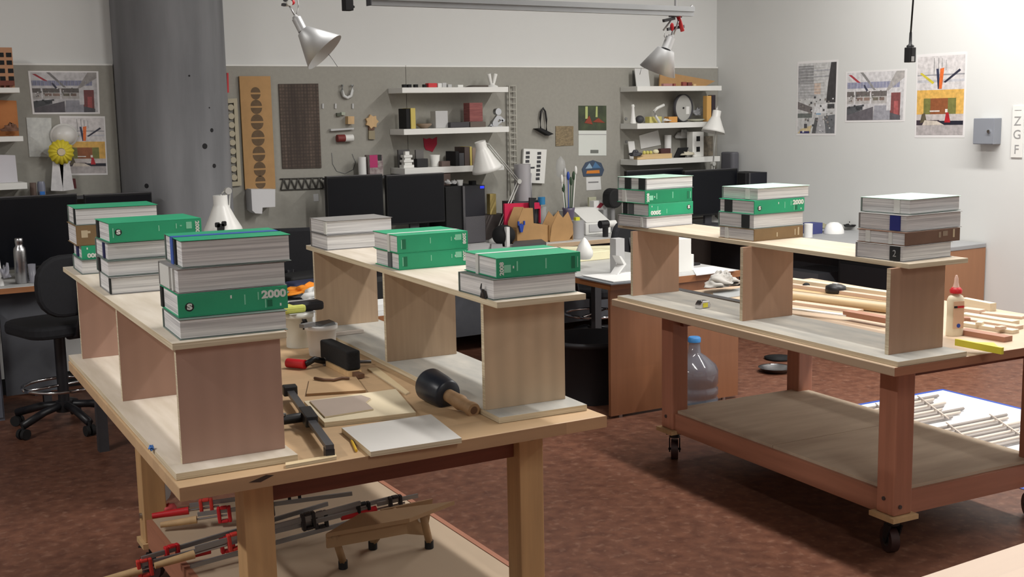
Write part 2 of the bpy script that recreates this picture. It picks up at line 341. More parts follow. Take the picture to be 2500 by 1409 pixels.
# ------------------------------------------------------------------ catalogue books
def pages_mat(name, rgb, dark):
    m = bpy.data.materials.new(name); m.use_nodes = True; nt = m.node_tree; N = nt.nodes; L = nt.links; b = N['Principled BSDF']; b.inputs['Roughness'].default_value = .85
    tc = N.new('ShaderNodeTexCoord'); mp = N.new('ShaderNodeMapping'); mp.inputs['Scale'].default_value = (1.5, 1.5, 190); L.new(tc.outputs['Object'], mp.inputs['Vector'])
    nz = N.new('ShaderNodeTexNoise'); nz.inputs['Scale'].default_value = 1; nz.inputs['Detail'].default_value = 5; nz.inputs['Roughness'].default_value = .7
    oi = N.new('ShaderNodeObjectInfo'); mv = N.new('ShaderNodeVectorMath'); mv.operation = 'ADD'
    ml = N.new('ShaderNodeMath'); ml.operation = 'MULTIPLY'; ml.inputs[1].default_value = 50; L.new(oi.outputs['Random'], ml.inputs[0])
    cb = N.new('ShaderNodeCombineXYZ'); L.new(ml.outputs[0], cb.inputs['X']); L.new(ml.outputs[0], cb.inputs['Z'])
    L.new(mp.outputs[0], mv.inputs[0]); L.new(cb.outputs[0], mv.inputs[1]); L.new(mv.outputs[0], nz.inputs['Vector'])
    rp = N.new('ShaderNodeValToRGB'); rp.color_ramp.elements[0].position = .34; rp.color_ramp.elements[1].position = .62
    rp.color_ramp.elements[0].color = (*lin(dark), 1); rp.color_ramp.elements[1].color = (*lin(rgb), 1)
    L.new(nz.outputs['Fac'], rp.inputs['Fac']); L.new(rp.outputs[0], b.inputs['Base Color']); return m
PAGES = pages_mat('page_edges', (236, 236, 236), (176, 176, 178))
EDGEC = mat('worn_cover_edge', (118, 132, 126), .6, var=.1, vscale=20); GREEN = mat('green_cover', (40, 164, 118), .45, var=.08, vscale=9); DGREEN = mat('green_cover_dark', (24, 140, 96), .45, var=.1, vscale=9)
PGREEN = mat('green_cover_pale', (186, 226, 206), .35, var=.05, vscale=6); BRN = mat('brown_cover', (132, 106, 72), .6, var=.1, vscale=14); BRN2 = mat('brown_cover_dark', (112, 82, 64), .6, var=.1, vscale=14)
GCOV = mat('grey_cover', (146, 144, 142), .5, var=.06, vscale=9)
INK = mat('spine_ink_white', (228, 232, 226), .6); INKG = mat('spine_ink_pale_green', (140, 214, 180), .6); INKD = mat('spine_ink_dark_green', (16, 110, 76), .6); SB = mat('strap_black', (34, 38, 40), .7); SBL = mat('strap_blue', (30, 40, 120), .6); SW = mat('strap_white', (214, 216, 212), .7); SG = mat('strap_grey', (92, 96, 98), .7)
def book(fr, x, y, z, yaw, L, T, front, label, group, cover=GREEN, top=None, tabs=(), deco=None, D=.222, pages=PAGES):
    t = thing('catalog_book', label, 'book', fr.w(x, y, z+.0004), fr.a+math.radians(yaw), group)
    e = .003; T -= .0008
    MB().box(.004, L-.004, .005, D-.005, .0028, T-.0028).build('page_block', pages, t)
    c = MB(); cv = .0026 if front == 'spine' else .0016
    if front == 'pages' and cover is GREEN: cover = EDGEC
    c.box(0, L, 0, D, 0, cv); c.box(0, L, 0, D, T-cv, T, mi=1)
    if front == 'spine': c.box(0, L, 0, .004, .0026, T-.0026)
    else: c.box(0, L, D-.004, D, cv, T-cv)
    c.build('cover', [cover, top or cover], t, bevel=.0008)
    for tb in tabs:
        y0, y1, m = tb[:3]
        wr = len(tb) > 3
        s = MB().box(-.0012, .0042, y0, y1, .003 if not wr else -.0001, T-.0028 if not wr else T+.0008)
        if wr: s.box(-.0012, L+.0012, y0, y1, T+.0001, T+.001); s.box(L-.004, L+.0012, y0, y1, 0.003, T+.001)
        s.build('paper_band', m, t)
    if deco: spine_deco(t, L, T, deco)
    return t
def spine_deco(t, L, T, d):
    yy = -.0007
    if d == 'flat':      # year along the spine, round mark at the other end
        text('2000', T*.45, (L*.87, yy, T*.68), INK, t, 'year_lettering', bold=.05, xs=1.2)
        logo(t, L*.1, T*.44, T*.19)
        lines(t, ((L*.475, T*.72, .004, .008, INK), (L*.6, T*.55, .003, .026, INKG), (L*.725, T*.66, .003, .02, INKG), (L*.79, T*.3, .003, .022, INKG), (L*.93, T*.2, .004, .007, INK)))
        lines(t, ((L*.83, T*.3, .013, .018, INKD),))
    elif d == 'flip':    # the same spine upside down
        text('2000', T*.42, (L*.155, yy, T*.30), INK, t, 'year_lettering', ang=PI, bold=.05, xs=1.2)
        logo(t, L*.9, T*.56, T*.19)
        lines(t, ((L*.07, T*.8, .004, .007, INK), (L*.2, T*.62, .003, .02, INKG), (L*.4, T*.35, .003, .022, INKG)))
    elif d == 'stand':   # year set across the spine at the far end
        text('2008', T*.27, (L*.945, yy, T*.58), INK, t, 'year_lettering', ang=PI/2, bold=.04, xs=1.15)
        lines(t, ((L*.86, T*.68, .024, .02, INKG), (L*.46, T*.6, .003, .02, INKG), (L*.76, T*.62, .003, .014, INKG), (L*.81, T*.62, .003, .006, INK), (L*.055, T*.5, .003, .03, INKG)))
        lines(t, ((L*.09, T*.5, .014, .034, INKD),))
    elif d == 'standleft':
        text('2008', T*.3, (L*.06, yy, T*.46), INK, t, 'year_lettering', ang=-PI/2, bold=.04, xs=1.1)
        lines(t, ((L*.125, T*.44, .022, .022, INKG), (L*.24, T*.54, .004, .028, INKG), (L*.58, T*.56, .004, .03, INKG), (L*.195, T*.5, .004, .007, INK), (L*.965, T*.5, .003, .032, INKG)))
        lines(t, ((L*.91, T*.5, .012, .036, INKD),))
    elif d == 'mark':
        text('2000', T*.27, (L*.95, yy, T*.55), INK, t, 'year_lettering', ang=PI/2, bold=.04, xs=1.15)
        logo(t, L*.095, T*.52, T*.17)
        lines(t, ((L*.53, T*.6, .003, .018, INKG), (L*.72, T*.66, .003, .016, INKG), (L*.77, T*.66, .006, .004, INKG), (L*.86, T*.66, .018, .022, INKG), (L*.04, T*.5, .003, .03, INKG)))
    elif d == 'brown':
        lines(t, ((L*.1, T*.58, .022, .026, mat('brown_ink', (196, 180, 150), .6)), (L*.155, T*.66, .01, .008, MATS['brown_ink'])))
    elif d == 'brown_far':
        bi = mat('brown_ink', (196, 180, 150), .6)
        lines(t, ((L*.9, T*.55, .008, .034, bi), (L*.83, T*.5, .005, .026, bi), (L*.46, T*.42, .006, .018, bi)))
    elif d == 'brown_wide':
        bi = mat('brown_ink', (196, 180, 150), .6)
        lines(t, ((L*.88, T*.62, .01, .03, bi), (L*.72, T*.66, .026, .018, MATS.get('brown_ink_soft') or mat('brown_ink_soft', (150, 132, 112), .6)), (L*.62, T*.6, .012, .02, MATS['brown_ink_soft'])))
def lines(t, ls):
    for x, z, w, h, mm in ls: MB().box(x-w/2, x+w/2, -.0007, -.0001, z-h/2, z+h/2).build('spine_print', mm, t)
def logo(t, x, z, r):
    MB().cyl((x, -.0001, z), (x, -.0008, z), r, 24).build('round_mark', mat('mark_black', (24, 26, 26), .6), t)
    text('S', r*1.75, (x, -.0012, z), INK, t, 'mark_letter', bold=.06, xs=1.35)
def stack(fr, z, items, s=1.0):
    base_y = items[0][1]
    for x, y, yaw, L, T, kw in items:
        book(fr, x, base_y+(y-base_y)*.5, z, yaw, L, T, **kw); z += T
g = 'green and brown catalog books weighing down the shelves'
stack(FL, zL, [
 (.025, .027, -2, .276, .052, dict(front='pages', label='bottom book of the four nearest the viewer, plain page edges out', group=g)),
 (.031, .074, -1.2, .281, .060, dict(front='spine', deco='flat', label='green book with a large 2000 on its spine, nearest the viewer', group=g, tabs=((.19, .216, SB),))),
 (.033, .08, -.6, .281, .063, dict(front='pages', cover=GCOV, label='grey book with a wide paper band, second from top under the blue-ribboned book', group=g, tabs=((.045, .062, SW), (.088, .2, SW)))),
 (.047, .09, -2.5, .281, .070, dict(front='pages', label='topmost book with a blue ribbon running across its green cover', group=g, top=GREEN, tabs=((.07, .088, SB), (.1, .135, mat('ribbon_blue', (58, 92, 176), .5), 1)))),
])
stack(FL, zL, [
 (.021, .932, -1, .285, .055, dict(front='pages', label='bottom book of the middle pile on the pinkish unit, black band at its corner', group=g, cover=GCOV, tabs=((.004, .02, SB),))),
 (.018, .965, -1, .287, .051, dict(front='pages', label='second lowest book in the middle pile of the pinkish shelf unit', group=g, tabs=((.15, .18, SB),))),
 (.022, .985, -.4, .287, .056, dict(front='pages', label='page-out book just under the green round-mark spine in the middle pile', group=g, tabs=((.05, .075, mat('strap_dark_blue', (44, 46, 92), .7)),))),
 (.032, .97, 1.5, .292, .063, dict(front='spine', deco='mark', label='green book with a round black mark, top of the middle pile beside the white lamp', group=g, tabs=((.17, .2, SB),))),
])
stack(FL, zL, [
 (.024, 1.51, -1, .285, .052, dict(front='pages', label='lowest book of the pile farthest from the viewer on the pinkish unit', group=g)),
 (.03, 1.53, -.6, .28, .05, dict(front='spine', deco='flip', label='green book whose 2000 reads upside down, under a brown spine', group=g, tabs=((.09, .13, mat('strap_dark_blue', (44, 46, 92), .7)),))),
 (.016, 1.535, -.5, .285, .073, dict(front='spine', deco='brown', cover=BRN, label='brown book below the top book of the pile in front of the black monitor', group=g)),
 (.018, 1.545, -1.6, .288, .062, dict(front='pages', label='top book with pages out and one black band, before the large black monitor', group=g, top=GREEN, tabs=((.02, .045, SB),))),
])
stack(FR, zR, [
 (.008, 1.53, 1, .283, .059, dict(front='pages', cover=GCOV, label='lower of the two grey page-out books in front of the twin monitors', group=g, D=.2)),
 (.012, 1.55, 1.5, .283, .057, dict(front='pages', cover=GCOV, label='upper of the two grey page-out books in front of the twin monitors', group=g, D=.2, tabs=((.004, .03, SW),))),
])
stack(FR, zR, [
 (.024, .80, 1, .262, .058, dict(front='spine', deco='stand', label='lower of two green spines stacked on the middle of the tan shelf unit', group=g, tabs=((.07, .1, SG),))),
 (.020, .80, 1.5, .268, .062, dict(front='spine', deco='stand', label='upper of two green spines stacked on the middle of the tan shelf unit', group=g, tabs=((.07, .088, SW, 1),))),
])
b_ = stack(FR, zR, [
 (.004, .03, 2, .281, .06, dict(front='pages', label='page-out book with a black binder clip under a green 2008 book', group=g)),
 (.022, .055, 0, .276, .059, dict(front='spine', deco='standleft', label='green book with upright 2008 and a white band, over the binder-clip book', group=g, tabs=((.12, .138, SW, 1),))),
])
P = FR.w(-.0005, .085, zR+.001); bc = thing('binder_clip', 'black binder clip on the low corner of a thick book', 'binder clip', P, FR.a+math.radians(2))
MB().prism([(-.018, 0), (.016, 0), (.006, .026), (-.006, .026)], -.004, .0, 'x').build('body', BLACK, bc); MB().tube([(-.006, -.012, .003), (-.011, -.008, .02), (-.006, 0, .042), (-.006, .008, .028), (-.005, .004, .02)], .0016, 6).build('wire_handle', DSTEEL, bc)
stack(FS, zS, [
 (-.012, 1.62, 5, .288, .052, dict(front='pages', cover=GCOV, label='lowest book of the pile in front of the corner monitors', group=g, tabs=((.03, .045, SW),))),
 (.012, 1.655, 4, .27, .06, dict(front='spine', deco='flip', label='green book with upside-down year in the pile before the corner monitors', group=g, tabs=((.12, .16, SG), (.17, .2, SB)))),
 (-.006, 1.66, 4, .285, .064, dict(front='spine', cover=DGREEN, deco='standleft', label='dark green spine second from the top, in front of the corner monitors', group=g, tabs=((.15, .18, SW),))),
 (.006, 1.67, 5.5, .292, .058, dict(front='pages', top=PGREEN, label='top book with two black bands on its end, before the corner monitors', group=g, tabs=((.015, .06, SB), (.12, .165, SB)))),
])
stack(FS, zS, [
 (.022, .874, 4, .28, .052, dict(front='spine', cover=BRN, deco='brown_far', label='brown-spined book at the bottom of the brown unit middle pile', group=g, tabs=((.16, .18, SW),))),
 (.022, .88, 4, .288, .06, dict(front='pages', label='page-out book with a black band directly over a brown spine', group=g, tabs=((.03, .075, SB),))),
 (.026, .885, 3.6, .284, .058, dict(front='spine', deco='flat', label='small green 2000 spine between two page-out books on the brown unit', group=g, tabs=((.14, .185, SB),))),
 (.045, .89, 4, .298, .051, dict(front='pages', top=PGREEN, label='pale green topped book over the small green 2000 spine', group=g, tabs=((.05, .075, SW),))),
])
stack(FS, zS, [
 (.015, .042, 4, .262, .056, dict(front='pages', cover=GCOV, label='bottom book with a black 2 band, on the brown unit end by the wall', group=g, tabs=((.018, .062, SB),))),
 (.026, .05, 4.5, .297, .048, dict(front='spine', cover=BRN2, deco='brown_wide', label='brown book between page-out books with a blue band above it', group=g, tabs=((.06, .075, SW), (.16, .18, SW)))),
 (.04, .07, 4, .3, .059, dict(front='pages', cover=GCOV, label='book with a wide dark blue band on its end', group=g, tabs=((.03, .075, SBL),))),
 (.07, .10, 6, .288, .055, dict(front='pages', top=PGREEN, label='topmost book with a torn white band, highest pile nearest the grey wall box', group=g, tabs=((.045, .07, SW),))),
])
t2 = [o for o in bpy.data.objects if o.get('label', '').startswith('bottom book with a black 2')][0]
text('2', .034, (-.0016, .04, .027), mat('chalk', (170, 172, 172), .8), t2, 'handwritten_two', M=Matrix.Rotation(-PI/2, 4, 'Z'), bold=0)
# ------------------------------------------------------------------ helpers for things placed along the walls
def wq(pts, y, th, name, m, label, cat, group=None, rot=0):
    P = [Yp(px, py, y) for px, py in pts]; bx = sum(p.x for p in P)/len(P); bz = min(p.z for p in P)
    return solo(MB().prism([(p.x-bx, p.z-bz) for p in P], -th, 0), name, m, label, cat, (bx, y+th, bz), group=group)
def rect(x0, y0, x1, y1): return [(x0, y1), (x1, y1), (x1, y0), (x0, y0)]
# ------------------------------------------------------------------ desks
DTOP = mat('desk_laminate', (196, 196, 194), .5, var=.03, vscale=6); GTOP = mat('grey_desk_mat', (150, 151, 152), .6, var=.04, vscale=7)
DWOOD = wood('desk_wood', (156, 104, 66), 'X', .16, scale=7); DWOODZ = butcher('desk_panel_wood', (144, 96, 66), .16, 'Z', .14, .45)
DPANEL = mat('desk_screen_grey', (82, 84, 90), .85, var=.05, vscale=20)
def desk(name, label, x0, x1, y0, y1, z, tops, edge=DWOOD, panel=None, legs=True, group='grey-topped desks around the room'):
    t = thing(name, label, 'desk', (x0, y0, 0), 0, group); w = x1-x0; d = y1-y0
    MB().box(0, w, 0, d, z-.028, z-.0005).build('desktop', tops, t, bevel=.002)
    MB().box(0, w, -.004, 0, z-.034, z-.003).build('edge_band', edge, t)
    if panel is not None:
        MB().box(.03, w-.03, panel, panel+.02, .12, z-.0285).build('modesty_panel', DPANEL, t)
    if legs:
        for x, y in ((.04, d-.1), (w-.09, d-.1), (.04, .28), (w-.09, .28)): MB().box(x, x+.045, y, y+.045, 0, z-.0285).build('leg', DGREY, t)
    return t
ZD = .75
desk('desk', 'desk in front of the concrete column, with a silver bottle on its end', -1.4, 1.36, 7.10, 7.78, .765, DTOP)
MB().box(2.44, 2.74, .12, .14, .12, .7365).build('modesty_panel', DPANEL, bpy.data.objects['desk'])
desk('desk', 'long desk along the back wall under the twin monitors', 2.64, 6.18, 7.04, 7.78, ZD, DTOP, edge=wood('edge_pale', (196, 170, 140), 'X', .1), panel=.16)
# desk along the right-hand wall
tR = thing('desk', 'grey-topped desk against the white wall with a wooden end panel', 'desk', (6.2, 5.08, 0), 0, 'grey-topped desks around the room')
MB().box(.004, .765, 0, 2.69, ZD-.03, ZD-.0005).build('desktop', GTOP, tR, bevel=.004)
MB().box(.02, .765, .004, .03, .01, ZD-.0305).build('end_panel', butcher('end_panel_wood', (158, 112, 80), .2, 'Z', .08, .5), tR)
MB().box(.6, .62, .035, 2.6, .1, ZD-.0305).build('modesty_panel', DPANEL, tR)
dp = MB().box(.1, .55, .1, .7, .0, .62).build('pedestal', MATTBLK, tR)
for k in range(3): MB().box(.094, .0995, .12, .68, .03+k*.2, .2+k*.2).build('drawer', mat('drawer_black', (34, 34, 38), .5), dp)
solo(MB().box(-.2, .2, -.18, .18, 0, .5), 'storage_bin', mat('bin_grey', (96, 98, 104), .6), 'grey storage box on the floor under the grey-topped desk by the wall', 'box', (6.5, 6.15, .001))
# wood-fronted desk
yD = -.045
tD = thing('desk', 'desk with a brown wooden front panel and thick wooden edge, piled with foam boards', 'desk', (3.815, 5.115, 0), yD, 'wood-fronted desks in the middle of the room')
MB().box(0, .90, 0, 1.5, .722, .7595).build('desktop', mat('desk_top_two', (176, 176, 174), .5, var=.04, vscale=6), tD, bevel=.002)
MB().box(-.004, .904, -.005, 0, .722, .7585).build('edge_band', DWOOD, tD); MB().box(-.006, -.0005, 0, 1.5, .722, .7585).build('edge_band', wood('desk_wood_y', (164, 108, 62), 'Y', .16, scale=7), tD)
MB().box(0, .90, .006, .028, .015, .7215).build('front_panel', DWOODZ, tD)
for x, y in ((.36, 1.4), (.82, 1.4)): MB().box(x, x+.05, y, y+.05, 0, .7215).build('leg', DGREY, tD)
for x in (.07, .8): MB().cyl((x, .017, 0), (x, .017, .0155), .012, 12).build('glide', STEEL, tD)
tE = thing('desk', 'desk with a brown edge seen between the uprights of the tan shelf unit', 'desk', (1.25, 5.03, 0), -.02, 'wood-fronted desks in the middle of the room')
MB().box(0, 1.32, 0, 1.2, .715, .7495).build('desktop', DTOP, tE); MB().box(0, 1.32, -.005, 0, .70, .749).build('edge_band', DWOOD, tE)
for x, y in ((.03, 1.1), (1.22, 1.1), (.03, .1), (1.22, .1)): MB().box(x, x+.05, y, y+.05, 0, .7145).build('leg', DGREY, tE)
# grey pedestal cabinet at the left end
pc = thing('pedestal_cabinet', 'blue-grey metal pedestal under the desk with the silver bottle', 'cabinet', (.55, 7.14, 0))
MB().box(0, .46, 0, .5, 0, .64).build('body', mat('pedestal_paint', (104, 108, 120), .5, var=.04, vscale=6), pc)
for k, (a, b) in enumerate(((.02, .3), (.31, .62))):
    dr = MB().box(.01, .45, -.012, -.0005, a, b).build('drawer', MATS['pedestal_paint'], pc); MB().box(.18, .28, -.02, -.0125, b-.05, b-.035).build('handle', DSTEEL, dr)
# ------------------------------------------------------------------ office chairs
FABRIC = mat('chair_fabric', (24, 25, 30), .85, var=.15, vscale=60); CHB = mat('chair_frame', (30, 30, 34), .4, var=.05, vscale=10)
def rrect(w, h, r, n=5):
    o = []
    for cx_, cy_, a0 in ((w/2-r, h/2-r, 0), (-w/2+r, h/2-r, 90), (-w/2+r, -h/2+r, 180), (w/2-r, -h/2+r, 270)):
        for k in range(n+1): a = math.radians(a0+90*k/n); o.append((cx_+r*math.cos(a), cy_+r*math.sin(a)))
    return o
def chair(x, y, rz, label, seat=.45, bh=.5, bw=.46, arms=True, gap=.17, ring=False):
    t = thing('office_chair', label, 'chair', (x, y, 0), rz, 'black swivel chairs at the desks')
    MB().prism(rrect(.48, .46, .12), seat-.07, seat, 'z').build('seat', FABRIC, t, bevel=.02)
    b = MB(); n = 8
    pr = rrect(bw, bh, .14)
    b.prism([(p[0], p[1]+seat+gap+bh/2) for p in pr], .235, .285, 'y'); b.build('backrest', FABRIC, t, bevel=.018)
    MB().tube([(0, .12, seat-.08), (0, .24, seat-.06), (0, .31, seat+.08), (0, .3, seat+.35)], .022, 8).build('back_bar', CHB, t)
    MB().cyl((0, 0, .1), (0, 0, seat-.071), .03, 14).build('gas_column', CHB, t)
    bs = MB()
    for k in range(5):
        a = 2*PI*k/5+.3; bs.tube([(0, 0, .13), (.14*math.cos(a), .14*math.sin(a), .115), (.29*math.cos(a), .29*math.sin(a), .075)], .022, 8)
    bs.cyl((0, 0, .09), (0, 0, .15), .045, 14); bs.build('star_base', CHB, t)
    for k in range(5):
        a = 2*PI*k/5+.3; cx_, cy_ = .29*math.cos(a), .29*math.sin(a); w = MB()
        for s in (-1, 1): w.cyl((cx_+s*.006*math.sin(a), cy_-s*.006*math.cos(a), .03), (cx_+s*.026*math.sin(a), cy_-s*.026*math.cos(a), .03), .029, 16)
        w.cyl((cx_, cy_, .05), (cx_, cy_, .08), .01, 8); w.build('caster', RUBBER, t)
    if ring:
        MB().tube([(.21*math.cos(k*PI/12), .21*math.sin(k*PI/12), .24) for k in range(25)], .010, 8).tube([(-.21, 0, .24), (.21, 0, .24)], .008, 6).build('foot_ring', CHROME, t)
    if arms:
        for s in (-1, 1):
            MB().tube([(s*.2, .02, seat-.05), (s*.3, .02, seat-.03), (s*.3, .0, seat+.18)], .016, 8).build('arm_post', CHB, t)
            MB().prism(rrect(.07, .26, .03), seat+.18, seat+.205, 'z', M=Matrix.Translation((s*.3, .0, 0))).build('armrest', CHB, t)
    return t
chair(1.27, 6.78, PI+.25, 'black swivel chair at the desk beside the silver bottle', arms=False, bh=.33, gap=.05, seat=.61, ring=True)
chair(2.64, 6.82, PI-.35, 'black swivel chair behind the white shade lamp and the piled books', bh=.42, bw=.52)
chair(4.96, 6.86, PI+.5, 'black swivel chair between the white bulb shape and the white printer', bh=.3, ring=True)
# ------------------------------------------------------------------ monitors and computers
def monitor(px0, py0, px1, py1, y, zdesk, label, frame=MATTBLK, top=None, yaw=0):
    a, b = Yp(px0, py0, y), Yp(px1, py1, y); w = b.x-a.x; h = a.z-b.z
    t = thing('monitor', label, 'monitor', ((a.x+b.x)/2, y, zdesk), yaw, 'black computer monitors'); zb = b.z-zdesk
    MB().box(-w/2, w/2, 0, .035, zb, zb+h).build('housing', frame, t, bevel=.003)
    MB().box(-w/2+.008, w/2-.008, -.0015, -.0002, zb+.014, zb+h-.01).build('screen', SCREEN, t)
    MB().box(-w/2, w/2, -.001, .036, zb+h+.0003, zb+h+.005).build('top_edge', DSTEEL, t)
    MB().box(-.035, .035, .036, .06, .012, zb+h*.5).build('stand', DGREY, t); MB().prism(rrect(.22, .2, .04), .0005, .012, 'z').build('foot', DGREY, t)
    return t
monitor(206, 478, 381, 640, 7.36, .765, 'large black monitor directly in front of the concrete column')
monitor(-40, 486, 200, 645, 7.40, .765, 'dark monitor at the picture edge behind the silver bottle')
monitor(797, 433, 938, 540, 7.44, ZD, 'black monitor of the twin pair beside the zigzag strip')
monitor(943, 430, 1087, 541, 7.42, ZD, 'black monitor of the twin pair beside the computer tower')
monitor(1530, 419, 1668, 520, 7.40, ZD, 'dark monitor behind the book pile under the corner shelves')
monitor(1672, 419, 1800, 520, 7.28, ZD, 'dark monitor between the corner shelves and the little speaker')
def tower(px0, py0, px1, y, z, label, d=.42, split=.28):
    a = Yp(px0, py0, y); b = Yp(px1, py0, y); w = b.x-a.x; h = a.z-z
    t = thing('computer_tower', label, 'computer', (a.x, y, z), 0, 'black computer towers')
    MB().box(0, w, 0.01, d, .0005, h).build('case', MATTBLK, t, bevel=.004)
    MB().box(w*split+.02, w, .0, .0095, .004, h*.47).build('mesh_front', mat('mesh_grey', (84, 82, 86), .7, var=.2, vscale=200), t)
    MB().box(w*split+.02, w, -.002, .0095, h*.475, h).build('drive_bay', mat('bay_black', (20, 22, 32), .4), t)
    MB().box(w*split, w*split+.018, -.004, .0095, 0.001, h).build('silver_edge', DSTEEL, t)
    MB().box(w*.88, w*.98, -.004, -.0022, h*.945, h*.985).build('power_light', mat('blue_led', (30, 50, 230), .4, emit=(20, 40, 255), estr=1.2), t)
    return t
tower(1089, 457, 1183, 7.43, ZD, 'black computer tower with a blue light, next to the twin monitors', split=.42, d=.3)
tower(1822, 423, 1879, 7.2, ZD, 'black computer tower at the end of the corner desk by the white wall', split=.1, d=.26)
# speaker pair on the corner desk
t = thing('speaker', 'tall grey speaker standing behind the corner monitors', 'speaker', (Yp(1784, 400, 7.55).x, 7.56, ZD))
zs = Yp(1784, 371, 7.55).z-ZD
MB().prism(rrect(.085, .16, .03), zs-.17, zs, 'z').build('body', mat('speaker_grey', (92, 92, 98), .6), t, bevel=.012); MB().cyl((0, 0, 0), (0, 0, zs-.171), .02, 12).build('neck', BLACK, t); MB().cyl((0, 0, .0005), (0, 0, .015), .06, 20).build('foot', BLACK, t)
solo(MB().box(-.035, .035, -.035, .035, 0, Yp(1807, 401, 7.5).z-ZD), 'speaker', BLACK, 'small black box speaker beside the tall grey speaker', 'speaker', (Yp(1807, 420, 7.55).x, 7.6, ZD+.0005), bevel=.004)
# ------------------------------------------------------------------ floating shelves
YS = 7.575
def fshelf(px0, px1, ytop, ybot, pyref, label, group):
    a = Yp(px0, pyref, YS); b = Yp(px1, pyref, YS); zt = Yp((px0+px1)/2, ytop, YS).z; zb = Yp((px0+px1)/2, ybot, YS).z
    x1 = min(b.x, XR-.004)
    solo(MB().box(0, x1-a.x, 0, TB-.004-YS, 0, zt-zb), 'floating_shelf', WHITE, label, 'shelf', (a.x, YS, zb), group=group, bevel=.002)
    return zt
gs = 'white floating shelves on the pinboard'
zl1 = fshelf(-90, 48, 214, 227, 220, 'top white shelf by the column, under the tan block with dark windows', gs)
zl2 = fshelf(-90, 57, 334, 347, 340, 'middle white shelf by the column, under the orange board', gs)
zl3 = fshelf(-90, 67, 449, 465, 457, 'lowest white shelf by the column, under a sheet of paper', gs)
zc1 = fshelf(982, 1241, 213, 226, 220, 'top white shelf beside the ladder truss, with the red block and white vase', gs)
zc2 = fshelf(986, 1243, 312, 326, 320, 'middle white shelf beside the ladder truss, above the red cut-out shape', gs)
zc3 = fshelf(988, 1231, 406, 421, 414, 'lowest white shelf behind the lit-up white desk lamp shade', gs)
zr1 = fshelf(1556, 1762, 210, 222, 216, 'top corner shelf carrying the tan triangle', gs)
zr2 = fshelf(1556, 1762, 299, 312, 306, 'middle corner shelf carrying the round clock face', gs)
zr3 = fshelf(1556, 1758, 386, 399, 392, 'lowest corner shelf carrying the white tower model', gs)
def si(px0, py0, px1, z, y=7.66, d=.08, m=WHITE, name='block', label='', cat='block', group=None, shape='box', bevel=.002, **k):
    """small thing standing on a shelf or desk: its front face spans px0..px1, its top is at py0"""
    yf = y-d/2; a = Yp(px0, py0, yf); b = Yp(px1, py0, yf); w = b.x-a.x; h = max(.006, a.z-z-.0008); mb = MB()
    if shape == 'box': mb.box(-w/2, w/2, -d/2, d/2, 0, h)
    elif shape == 'cyl': mb.lathe([(w/2, 0), (w/2, h)], 24)
    elif shape == 'cup': mb.lathe([(w*.38, 0), (w*.5, h), (w*.46, h), (w*.35, .01)], 24); bevel = 0
    elif shape == 'ball': mb.ball((0, 0, h/2), (w/2, d/2, h/2)); bevel = 0
    elif shape == 'blob': mb.blob((0, 0, h*.45), (w*.52, d*.55, h*.55), .5, seed=hash_(label), flat=0); bevel = 0
    elif shape == 'lean': mb.prism([(-w/2, 0), (w/2, 0), (w/2, h), (-w/2, h)], -.004, .004, M=Matrix.Rotation(-.18, 4, 'X')); bevel = 0
    elif callable(shape): shape(mb, w, d, h); bevel = k.get('bv', 0)
    return solo(mb, name, m, label, cat, ((a.x+b.x)/2, y, z+.0008), k.get('rz', 0), group, bevel)
def hash_(s): return sum(ord(c)*(i+1) for i, c in enumerate(s)) % 1000
def rs(*a, **k): return si(*a, **k)
# centre shelves, top
gb = 'little dark blocks in a row on the top shelf'
for x0, x1 in ((985, 993), (997, 1005), (1013, 1021), (1035, 1041)): si(x0, 206, x1, zc1, m=MATTBLK, name='block', label='one of four tiny dark blocks lined up at the end of a white shelf', group=gb, d=.03)
si(1046, 203, 1067, zc1, m=RED, label='small red block on the top white shelf', d=.05)
si(1069, 203, 1079, zc1, m=PAPER, label='white block touching the small red block', d=.05); si(1080, 202, 1090, zc1, m=LGREY, label='pale grey block second after the red block', d=.05); si(1094, 206, 1103, zc1, m=LGREY, label='low grey block beyond the pale block pair', d=.05)
si(1118, 207, 1131, zc1, m=WHITE, label='low white block alone on the middle of the top shelf', d=.05)
def wedge(mb, w, d, h): mb.prism([(-w/2, 0), (w/2, 0), (w/2, h), (-w/5, h)], -d/2, d/2)
si(1148, 208, 1192, zc1, m=mat('bark', (86, 78, 72), .8, var=.2, vscale=25), name='stone_sample', label='flat dark stone sample under the white two-pronged vase', cat='sample', d=.1, shape=wedge)
def vase(mb, w, d, h):
    mb.lathe([(w*.45, 0), (w*.4, h*.1), (w*.16, h*.2), (w*.16, h*.3)], 20)
    for s in (-1, 1): mb.cyl((s*w*.1, 0, h*.2), (s*w*.3, 0, h), w*.1, 12, r2=w*.16)
si(1194, 180, 1222, zc1, m=WHITE, name='vase', label='white vase with two prongs at the end of the top shelf', cat='vase', shape=vase, d=.08)
